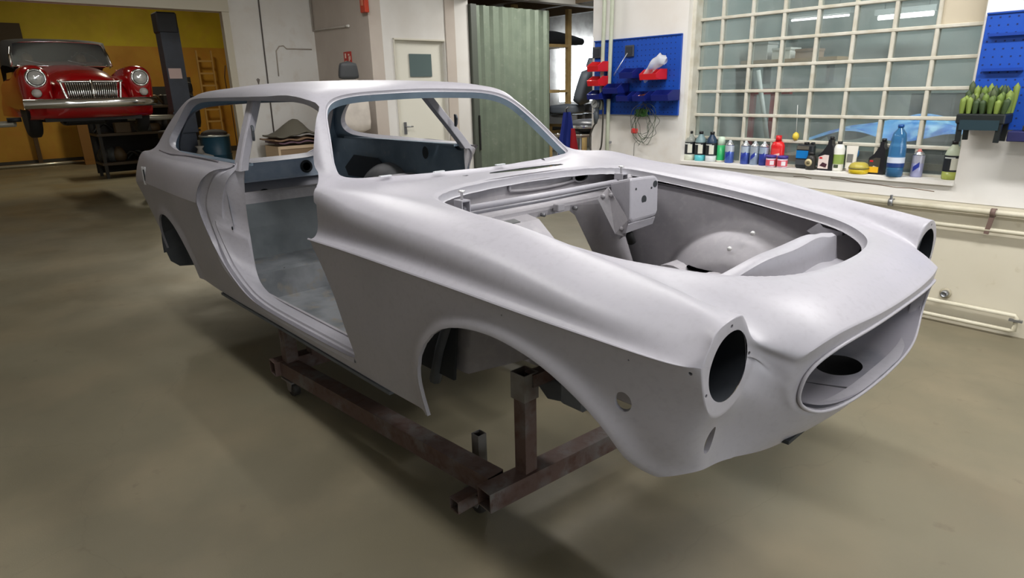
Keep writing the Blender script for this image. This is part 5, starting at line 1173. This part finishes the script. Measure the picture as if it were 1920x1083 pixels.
# wooden cabinet with blankets
t = thing('wooden_cabinet', -7.35, 2.02, 0, 'low pale wooden cabinet against the back wall seen through the tail', 'cabinet', rz=-PI/2)
PW = pm(214, 190, 158, .6)
for x in (-.44, .44): MB().box((x, 0, .35), (.03, .45, .70)).build('cabinet_side', PW, t)
for z in (.02, .68): MB().box((0, 0, z), (.90, .46, .04)).build('cabinet_board', PW, t)
MB().box((0, .21, .35), (.88, .02, .66)).build('cabinet_back', pm(150, 126, 98, .6), t)
for x in (-.21, .21): MB().box((x, -.215, .33), (.40, .015, .56)).build('cabinet_door', pm(190, 162, 130, .6), t)
MB().box((0, -.226, .33), (.03, .012, .58)).build('door_post', pm(120, 96, 70, .6), t)
def drape(name, m, hs, label, z0, loc, rz=0):
    g = []
    for i in range(22):
        u = i/21*2-1; row = []
        for k in range(14):
            v = k/13*2-1; row.append((hs[0]*u, hs[1]*v, z0+hs[2]*math.exp(-((u-.25)/.38)**2-(v/.8)**2)+hs[3]*math.sin(5*u+2*v)*.5+.01*math.sin(13*u)))
        g.append(row)
    o = MB().grid(g).build(name, m); o.location = loc; o.rotation_euler = (0, 0, ROOM_A+rz)
    o.modifiers.new('s', 'SOLIDIFY').thickness = .02
    return tag(o, label, 'blanket', 'blankets on the cabinet')
drape('blanket', pm(108, 104, 92, .9), (.46, .26, .20, .02), 'peaked grey green blanket, topmost on the wooden cabinet', .10, rw(-7.35, 2.02, .71), -PI/2)
drape('blanket', pm(146, 118, 96, .9), (.50, .27, .005, .008), 'flat brown blanket under the grey green one', .06, rw(-7.35, 2.02, .71), -PI/2)
drape('blanket', pm(122, 96, 108, .9), (.44, .25, .002, .004), 'flat dull purple blanket, lowest on the wooden cabinet', .022, rw(-7.35, 2.02, .71), -PI/2)
# corrugated metal door
t = thing('corrugated_door', -6.22, 4.98, 0, 'tall grey green corrugated metal door standing open', 'door')
g = []; nw = 8; W_ = 1.44
for i in range(nw*8+1):
    f = (i % 8)/8; y = -W_/2+W_*i/(nw*8); prof = 0 if f < .42 else (1 if f > .5 and f < .92 else .5)
    g.append([(.035*prof, y, .04), (.035*prof, y, 2.49)])
CM = mat('green_grey_sheet', s2l(126, 138, 122), .38, .2, noise=[(4, 5, .4, .75, s2l(112, 124, 110)), (18, 4, .6, .8, s2l(144, 152, 138))])
MB().grid(g, smooth=False).build('corrugated_sheet', CM, t)
for z in (.1, 1.25, 2.42): MB().box((-.03, 0, z), (.04, W_, .05)).build('door_batten', pm(96, 104, 94, .5), t)
MB().box((-.01, -W_/2-.05, 1.25), (.06, .10, 2.5)).build('door_stile', pm(86, 92, 84, .5), t); MB().box((.03, -W_/2-.02, .75), (.02, .02, .5)).build('door_bolt', pm(40, 40, 40, .5), t)
# storage shelving
WD = mat('raw_pine', s2l(200, 172, 118), .7, noise=[(6, 5, .4, .7, s2l(178, 148, 98))])
t = thing('storage_shelf', -7.0, 6.45, 0, 'raw pine shelving with dark parts in the bright storage room', 'shelf')
for (x, y) in ((0, .52), (-.55, .52), (0, -.75), (-.55, -.75)): MB().box((x, y, 1.33), (.07, .09, 2.66)).build('shelf_post', WD, t)
for z in (.60, 1.30, 2.06): MB().box((-.27, -.12, z), (.62, 1.36, .05)).build('shelf_board', WD, t)
BK = pm(44, 48, 54, .5)
def sbox(e, n, z, d, col, label, nm='storage_crate', cat='crate', grp='boxes in the storage room'):
    t = thing(nm, e, n, z, label, cat, None); MB().box((0, 0, d[2]/2), d, bev=.012).build('crate_body', pm(*col, .55), t); MB().box((0, 0, d[2]-.02), (d[0]+.02, d[1]+.02, .035), bev=.008).build('crate_lid', pm(*[max(0, c-12) for c in col], .5), t); return t
sbox(-7.22, 6.25, 1.325, (.4, .50, .50), (52, 58, 64), 'dark tall box on the middle pine shelf')
sbox(-7.22, 6.62, .625, (.4, .42, .38), (46, 50, 54), 'black crate on the lowest pine shelf')
sbox(-7.22, 6.15, .625, (.4, .40, .30), (60, 62, 60), 'grey crate beside the black one on the lowest pine shelf')
t = thing('bumper', -7.25, 6.55, 2.085, 'long black car trim piece lying on the top pine shelf', 'car part'); g = []
for i in range(16):
    u = i/15; g.append([(.1*math.sin(a)*(.6+.4*math.sin(u*PI)), -.7+1.75*u, .12+.12*math.cos(a)*(.5+.5*math.sin(u*PI))-.10*max(0, u-.6)) for a in np.linspace(0, 2*PI, 15)])
MB().grid(g).build('trim_body', BK, t); MB().box((0, -.3, .02), (.1, .3, .04)).build('trim_bracket', METAL, t)
def seat(e, n, z, col, label, rz=0, cover=None, s=1.0):
    t = thing('car_chair', e, n, z, label, 'car seat', None, rz); m = pm(*col, .55)
    cushion(.50*s, .17, .62*s, .72).build('seat_back', m, t, M=Matrix.Translation((0, .18, .28))@RX(-.28))
    cushion(.26*s, .12, .18*s, .8).build('headrest', m, t, M=Matrix.Translation((0, .36, .86*s))@RX(-.28))
    cushion(.52*s, .52, .18, .95).build('seat_base', m, t, M=Matrix.Translation((0, -.05, .14)))
    for x in (-.18, .18): MB().box((x, -.05, .07), (.04, .5, .14)).build('seat_rail', METAL, t)
    return t
def podium(e, n, h, label): 
    t = thing('pallet_stack', e, n, 0, label, 'table'); MB().box((0, 0, h-.025), (.9, 1.0, .05)).build('table_top', WD, t)
    for x in (-.4, .4):
        for y in (-.45, .45): MB().box((x, y, (h-.05)/2), (.06, .06, h-.05)).build('table_leg', WD, t)
podium(-6.3, 6.65, .78, 'pine bench carrying the two grey car seats in the storage room')
seat(-6.35, 6.33, .78, (74, 80, 88), 'dark grey car seat on the pine bench, left of the lighter one', -1.2)
seat(-6.2, 7.0, .78, (96, 100, 108), 'mid grey car seat on the pine bench in front of the bright window', -1.7)
t = thing('work_cart', -4.9, 5.15, 0, 'metal trolley with a silver seat in front of the storage shelves', 'trolley')
for z in (.30, .72): MB().box((0, 0, z), (.5, .8, .03)).build('cart_tray', pm(140, 130, 116, .5), t)
for x in (-.22, .22):
    for y in (-.37, .37): MB().tube([(x, y, .0), (x, y, .75)], .015, 8).build('cart_leg', METAL, t)
MB().tube([(.2, -.36, .28), (.22, .0, .70)], .012, 6).build('cart_brace', pm(90, 60, 56, .5), t); MB().tube([(.2, .30, .28), (.22, .05, .70)], .012, 6).build('cart_brace', pm(90, 60, 56, .5), t)
t = thing('round_stool', -4.9, 5.15, .735, 'silver edged round black stool seat on the metal trolley', 'stool'); MB().lathe([(.05, 0), (.20, .04), (.27, .10), (.26, .15), (.15, .19), (0, .20)], n=28).build('stool_pad', pm(60, 62, 66, .35), t); MB().lathe([(.275, .08), (.28, .10), (.275, .12)], n=28, cap=False).build('stool_band', pm(200, 204, 206, .2, .8), t)
# red and blue work jacket hanging
t = thing('work_jacket', -4.5, 4.32, 0, 'blue work jacket with red lining hanging on a hook stand', 'jacket')
g = []; 
for i in range(14):
    u = i/13; z = 1.06-.62*u; r = .045+.085*u**.8; row = []
    for k in range(31):
        a = 2*PI*k/30; q = r*(1+.30*math.sin(5*a+u*3)+.12*math.sin(9*a)); row.append((q*.6*math.cos(a), q*math.sin(a), z-.03*math.sin(4*a)*u))
    g.append(row)
MB().grid(g).build('jacket_body', pm(30, 52, 150, .7), t)
g = []
for i in range(10):
    u = i/9; z = .86-.40*u; g.append([(.085+.05*u+.02*math.sin(30*y+u), y*(.25+.9*u)+.02, z) for y in np.linspace(-.08, .07, 12)])
MB().grid(g).build('jacket_lining', pm(190, 34, 48, .7), t)
MB().tube([(-.02, 0, 0), (-.02, 0, 1.10), (.03, 0, 1.12)], .014, 8).build('hook_stand', METAL, t); MB().lathe([(.16, 0), (.16, .015), (0, .02)], n=20, c=(-.02, 0, 0)).build('stand_foot', METAL, t)
t = thing('red_cloth', -4.3, 4.85, .46, 'small red cloth heap on a dark box below the trolley', 'cloth'); g = []
for i in range(9):
    u = i/8; g.append([((.13*math.sqrt(1-u*u*.99))*(1+.2*math.sin(3*a))*math.cos(a), (.15*math.sqrt(1-u*u*.99))*(1+.2*math.sin(3*a))*math.sin(a), .12*u) for a in np.linspace(0, 2*PI, 21)])
MB().grid(g).build('cloth_heap', pm(204, 54, 64, .7), t); t.location = rw(-4.3, 4.85, .46)
sbox(-4.3, 4.85, 0, (.34, .42, .46), (54, 50, 50), 'dark box carrying the red cloth heap')

# ------------------------------------------------------------------ two post lift and the far room's clutter
LB = mat('lift_paint', s2l(58, 66, 80), .45, noise=[(5, 4, .4, .7, s2l(48, 54, 66))])
t = thing('car_lift', -9.25, 1.02, 0, 'dark blue grey lift post with a white paper on it', 'lift')
MB().box((0, 0, 1.15), (.26, .25, 2.3)).build('lift_post', LB, t); MB().box((0, -.01, 2.36), (.28, .27, .28), bev=.02).build('motor_box', pm(44, 48, 56, .5), t)
MB().box((.131, -.02, 1.68), (.004, .17, .14)).build('paper_sheet', pm(222, 200, 196, .7), t); MB().box((0, 0, .02), (.6, .6, .04)).build('base_plate', LB, t)
MB().box((.12, 0, 1.0), (.10, .30, .30)).build('lift_carriage', LB, t)
MB().tube([(.16, -.05, 1.08), (.50, -.45, 1.09), (.42, -.80, 1.10)], .035, 8).build('lift_arm', pm(150, 146, 132, .4, .3), t)
MB().lathe([(.07, 0), (.07, .05), (0, .05)], n=16, c=(.42, -.80, 1.12)).build('lift_pad', RUBBER, t)
t = thing('car_lift', -9.25, -1.95, 0, 'lift post on the far side of the red car at the left edge', 'lift')
MB().box((0, 0, 1.15), (.26, .25, 2.3)).build('lift_post', LB, t); MB().box((0, 0, .02), (.6, .6, .04)).build('base_plate', LB, t)
MB().tube([(.1, .05, 1.08), (.75, .55, 1.09), (.95, .9, 1.10)], .035, 8).build('lift_arm', pm(150, 146, 132, .4, .3), t); MB().lathe([(.07, 0), (.07, .05), (0, .05)], n=16, c=(.95, .9, 1.12)).build('lift_pad', RUBBER, t)
BRD = mat('brown_board', s2l(120, 84, 36), .7)
for (n_, w_, c_, lb_) in ((.66, .32, BRD, 'wide brown board leaning on the far yellow wall, left'), (.99, .26, pm(84, 66, 44, .7), 'dark board leaning beside the wide brown one'), (1.24, .14, pm(130, 120, 96, .7), 'narrow pale board at the right of the leaning boards')):
    t = thing('leaning_board', -15.2, n_, 0, lb_, 'board'); MB().box((0, 0, .75), (.06, w_, 1.5), M=RY(-.06)).build('board_face', c_, t); MB().box((.04, 0, .1), (.06, w_, .05)).build('board_batten', c_, t)
# heap of dark parts on a rack
t = thing('parts_rack', -12.2, 1.45, 0, 'dark rack crowded with old car parts behind the lift post', 'rack')
for (x, y) in ((.3, -1.1), (.3, .5), (-.3, -1.1), (-.3, .5)): MB().box((x, y, .85), (.05, .05, 1.7)).build('rack_post', pm(50, 48, 44, .6), t)
MB().box((-.33, -.3, .80), (.02, 1.7, 1.5)).build('rack_back', pm(40, 38, 36, .7), t)
for z in (.25, .75, 1.2): MB().box((0, -.3, z), (.7, 1.7, .04)).build('rack_shelf', pm(70, 58, 44, .6), t)
for i in range(26):
    z = (.27, .77, 1.22)[i % 3]; y = 1.45-1.05+1.45*((i*37) % 26)/26; kind = i % 4
    nm, ct = (('gear_case', 'car part'), ('round_drum', 'car part'), ('parts_box', 'box'), ('bent_pipe', 'pipe'))[kind]
    t = thing(nm, -12.2+.2*RNG.rand(), y, z, ['dark cast gear case on the parts rack', 'dark round drum on the parts rack', 'small dull box on the parts rack', 'bent dark pipe on the parts rack'][kind], ct, ['gear cases', 'drums', 'parts boxes', 'bent pipes'][kind]+' on the far parts rack')
    c = [(46, 46, 46), (60, 54, 46), (84, 70, 50), (70, 74, 74)][(i//4) % 4]
    if kind == 0: MB().lathe([(.06, 0), (.10, .04), (.12, .12), (.07, .22), (.03, .26), (0, .26)], n=12).build('case_body', pm(*c, .5), t)
    elif kind == 1: MB().lathe([(.0, 0), (.13, 0), (.14, .02), (.14, .12), (.10, .14), (0, .14)], n=18).build('drum_body', pm(*c, .4), t)
    elif kind == 2: MB().box((0, 0, .09), (.22, .24, .18), bev=.01).build('box_body', pm(*c, .6), t)
    else: MB().tube(catmull([(0, -.15, .02), (0, -.05, .12), (.03, .04, .16), (0, .16, .03)], 5), .025, 8).build('pipe_body', pm(*c, .4, .5), t)
# blue drum, dark chair and sack seen through the quarter window
t = thing('oil_drum', -8.6, 1.24, 0, 'blue oil drum by the doorway seen through the side window', 'drum')
MB().lathe([(0, 0), (.20, 0), (.20, .26), (.21, .27), (.20, .28), (.20, .54), (.21, .55), (.20, .56), (.20, .80), (.208, .81)], n=32).build('drum_body', pm(26, 66, 86, .45), t); MB().lathe([(.21, .80), (.214, .815), (.20, .825), (0, .80)], n=32).build('drum_rim', pm(190, 196, 190, .3, .5), t)
t = thing('dark_cloth', -8.6, 1.24, .83, 'dark rag heaped on the blue drum lid', 'cloth'); g = []
for i in range(8):
    u = i/7; g.append([((.19*math.sqrt(1-u*u*.99))*(1+.15*math.sin(4*a))*math.cos(a), (.19*math.sqrt(1-u*u*.99))*(1+.15*math.sin(4*a))*math.sin(a), .07*u) for a in np.linspace(0, 2*PI, 21)])
MB().grid(g).build('cloth_heap', pm(44, 38, 36, .8), t)
t = thing('grey_sack', -8.3, .93, 0, 'grey white filled sack beside the blue drum', 'sack'); cushion(.34, .34, .62, .6, 12).build('sack_body', pm(150, 146, 140, .8), t); MB().lathe([(.06, .60), (.03, .66), (.06, .70)], n=12).build('sack_neck', pm(140, 136, 130, .8), t)
t = seat(-10.0, 1.15, .55, (38, 38, 40), 'black car seat on a dark bench behind the lift post', -1.4)
t = thing('dark_bench', -10.0, 1.15, 0, 'dark bench under the black car seat', 'table'); MB().box((0, 0, .53), (.7, .8, .04)).build('bench_top', pm(60, 50, 40, .6), t)
for x in (-.3, .3):
    for y in (-.35, .35): MB().box((x, y, .255), (.05, .05, .51)).build('bench_leg', pm(60, 50, 40, .6), t)
t = thing('ladder', -15.7, 3.45, 0, 'wooden ladder against the far orange wall', 'ladder', rz=PI/2)
for y in (-.0, .0): pass
for x in (-.17, .17): MB().box((x, 0, 1.2), (.03, .06, 2.4)).build('ladder_rail', pm(186, 150, 90, .6), t)
for k in range(8): MB().box((0, 0, .2+.28*k), (.32, .03, .04)).build('ladder_rung', pm(186, 150, 90, .6), t)
for (n_, c_, lb_) in ((.60, (52, 120, 40), 'green canister beside the lift foot'), (.86, (34, 60, 130), 'blue canister beside the green one')):
    t = thing('canister', -8.75, n_-.25, 0, lb_, 'canister'); MB().box((0, 0, .30), (.2, .16, .60), bev=.03).build('canister_body', pm(*c_, .45), t); MB().lathe([(.03, .60), (.03, .64), (0, .64)], n=12).build('cap', RUBBER, t)
t = thing('floor_bar', -15.7, -.1, 0, 'thin shiny metal bar lying at the foot of the far yellow wall', 'bar'); MB().tube([(0, -1.2, .04), (0, 1.1, .04)], .03, 8).build('bar_body', pm(220, 216, 200, .25, .7), t)
t = thing('dark_board', -15.9, -1.6, 0, 'dark board covering the top left of the far wall', 'board'); MB().box((0, 0, 2.62), (.05, 3.2, .5)).build('board_face', pm(60, 48, 30, .7), t); MB().box((.04, 1.4, 1.2), (.05, .08, 2.4)).build('board_post', pm(80, 60, 36, .7), t)
tag(R(MB().tube([(-8.06, 1.36, 1.75), (-8.06, 1.33, 1.6), (-8.08, 1.34, 1.40), (-8.06, 1.36, 1.25), (-8.06, 1.36, .3)], .007, 6).build('loose_cable', pm(90, 60, 30, .6))), 'thin brown cable hanging down the edge of the yellow doorway', 'cable')
# ------------------------------------------------------------------ old red open tourer on the lift
RED = mat('red_paint', s2l(176, 10, 18), .22, coat=.8, spec=.6); CHR = mat('chrome', (.82, .82, .80), .12, 1.0)
MG = empty('red_sports_car', rw(-8.2, -.22, .88), ROOM_A+.02, 'old red sports car with chrome grille raised on the lift', 'car')
def sec(x, w_, top, bot, ex=2.6, n=24):     # upper half superellipse section
    r = []
    for k in range(n+1):
        a = PI*k/n; c = math.cos(a); s_ = math.sin(a); r.append((x, w_*math.copysign(abs(c)**(2/ex), c), bot+(top-bot)*abs(s_)**(2/ex)))
    return r
nose = [(.0, .22, .60, .42), (.0, .31, .665, .34), (-.03, .38, .715, .30), (-.10, .43, .765, .28), (-.22, .46, .805, .27), (-.40, .50, .835, .27), (-.65, .53, .875, .27), (-.95, .56, .905, .27), (-1.25, .60, .925, .27)]
MB().grid([sec(*q) for q in nose]).build('bonnet', RED, MG)
for s in (-1, 1):
    fd = [(.015, .095, .72, .09), (.02, .105, .72, .10), (.0, .125, .71, .135), (-.05, .145, .70, .165), (-.14, .165, .68, .195), (-.30, .175, .655, .225), (-.5, .178, .64, .235), (-.75, .176, .62, .225), (-1.0, .172, .60, .21), (-1.4, .17, .58, .20), (-2.0, .17, .57, .20)]
    g = []
    for (x, w_, zc, h) in fd:
        row = []
        for k in range(33):
            a = 2*PI*k/32; c = math.cos(a); q = math.sin(a); zz = zc+h*math.copysign(abs(q)**(.9), q)
            if q < 0: zz = zc+(zc-.30)*(-1)*abs(q)**.9 if x < .0 else zz
            row.append((x, s*(.545 + (0 if x > -.2 else .0))+w_*math.copysign(abs(c)**.85, c), zz))
        g.append(row)
    MB().grid(g).build('front_wing', RED, MG)
    MB().tube([(.012, s*.43, .50), (-.06, s*.44, .66), (-.2, s*.44, .745), (-.45, s*.45, .80), (-.8, s*.47, .84)], .007, 6).build('wing_piping', pm(210, 120, 110, .4), MG)
    h = MB().lathe([(.092, 0), (.104, .01), (.106, .03), (.092, .045), (.086, .04)], cap=False, n=30, c=(0, s*.545, .725), M=RY(PI/2)).build('headlight', CHR, MG)
    MB().lathe([(.088, .030), (.07, .052), (.04, .064), (0, .068)], n=26, c=(0, s*.545, .725), M=RY(PI/2)).build('headlight_lens', mat('lens', s2l(226, 228, 226), .08, .45) if 'lens' not in bpy.data.materials else bpy.data.materials['lens'], h)
    l = MB().lathe([(.046, 0), (.048, .012), (.03, .03), (0, .036)], n=20, c=(.0, s*.565, .555), M=RY(PI/2)).build('side_light', pm(200, 196, 190, .2), MG)
    MB().lathe([(.05, 0), (.052, .012), (.046, .014)], cap=False, n=20, c=(.0, s*.565, .555), M=RY(PI/2)).build('side_light_ring', CHR, l)
    # wheel hanging low, arch dark
    wh = MB().lathe([(.0, -.06), (.19, -.06), (.27, -.07), (.30, -.05), (.305, 0), (.30, .05), (.27, .07), (.19, .06), (0, .06)], n=32, c=(-.62, s*.60, .33), M=RX(PI/2)).build('wheel_tyre', pm(30, 29, 28, .7), MG)
    MB().lathe([(0, .075), (.06, .07), (.17, .055), (.19, .06)], n=24, c=(-.62, s*.60, .33), M=RX(PI/2*s)).build('wheel_rim', pm(120, 116, 110, .4, .4), wh)
# wide lower apron
g = []
for i, (x, dz) in enumerate(((-.02, .46), (.01, .40), (.0, .34), (-.05, .28), (-.16, .25))):
    g.append([(x-.10*(abs(y)/.66)**3, y, dz) for y in np.linspace(-.66, .66, 21)])
MB().grid(g).build('front_apron', RED, MG)
MB().box((-1.1, 0, .27), (1.9, 1.05, .10)).build('chassis', pm(34, 32, 30, .7), MG)
MB().box((-.95, 0, .22), (.30, .5, .14), bev=.03).build('engine_sump', pm(44, 42, 40, .6), MG)
# grille: frame, centre bar, slats
fr = [(.008, -.29, .68), (.008, .29, .68), (.004, .315, .665), (.02, .27, .425), (.02, .24, .412), (.02, -.24, .412), (.02, -.27, .425), (.004, -.315, .665)]
gr = MB().tube(catmull([Vector(p)+Vector((.012, 0, 0)) for p in fr], 4, True), .014, 8, closed=True).build('grille_frame', CHR, MG)
MB().add([(.010, -.28, .67), (.010, .28, .67), (.016, .25, .42), (.016, -.25, .42)], [(0, 1, 2, 3)]).build('grille_backing', pm(30, 28, 26, .6), gr)
MB().tube([(.035, 0, .70), (.05, 0, .55), (.045, 0, .412)], [.013, .020, .010], 8).build('grille_centre_bar', CHR, gr)
for s in (-1, 1):
    for k in range(11):
        y = s*(.03+.0225*k); MB().tube([(.022, y*1.04, .665), (.032, y, .55), (.030, y*.93, .425)], .0078, 6).build('grille_slat', CHR, gr)
# bumper
bp = MB().grid([[(.17-.22*(abs(y)/.72)**3+.035*math.cos(a), y, .435+.055*math.sin(a)) for a in np.linspace(0, 2*PI, 13)] for y in np.linspace(-.71, .71, 31)]).build('bumper', CHR, MG)
for y in (-.28, .28): MB().box((.08, y, .42), (.14, .03, .04)).build('bumper_iron', pm(50, 46, 44, .5), bp)
# scuttle, doors and screen
MB().grid([sec(*q) for q in ((-1.25, .62, .925, .27), (-1.45, .68, .92, .27), (-1.9, .70, .88, .27), (-2.6, .70, .87, .27))]).build('scuttle_body', RED, MG)
def sc(y, t): return (-1.40-.16*t-.10*(abs(y)/.6)**2, y*(1-.06*t), .915+.31*t)
fm = MB().tube([sc(-.58, 0), sc(-.585, .5), sc(-.56, .93), sc(-.50, 1.0), sc(-.25, 1.03), sc(0, 1.04), sc(.25, 1.03), sc(.50, 1.0), sc(.56, .93), sc(.585, .5), sc(.58, 0)], .014, 8).build('windscreen_frame', CHR, MG)
MB().tube([sc(y, 0) for y in np.linspace(-.58, .58, 13)], .012, 6).build('windscreen_base', CHR, fm)
MB().grid([[Vector(sc(y, t)) for t in np.linspace(0.02, 1, 5)] for y in np.linspace(-.57, .57, 17)]).build('windscreen_glass', mat('screen_glass', (.8, .9, .88), .05, alpha=.18), fm)
g = []
for (x, w_, z) in ((-1.55, .56, 1.235), (-1.65, .61, 1.27), (-1.9, .64, 1.29), (-2.3, .63, 1.27), (-2.65, .60, 1.10), (-2.75, .58, .9)):
    g.append([(x, w_*y, z-.05*abs(y)**4-.30*(max(0, abs(y)-.93)/.07)) for y in np.linspace(-1, 1, 25)])
MB().grid(g).build('folding_roof', pm(34, 33, 32, .8), MG)
MB().box((-1.62, 0, .93), (.06, 1.0, .10), bev=.02).build('dashboard', pm(70, 40, 30, .5), MG)
MB().tube([(-1.75+.0*math.sin(a), .30+.17*math.cos(a), .95+.16*math.sin(a)) for a in np.linspace(0, 2*PI, 25)[:-1]], .010, 6, closed=True).build('steering_wheel', RUBBER, MG)
for y in (-.32, .32): cushion(.46, .14, .42, .8).build('seat_back', pm(120, 100, 70, .6), MG, M=Matrix.Translation((-2.25, y, .72)))
for y in (-.22, .26): MB().tube([(-1.46, y, .935), (-1.50, y-.20, .99)], .004, 5).build('wiper', METAL, MG)
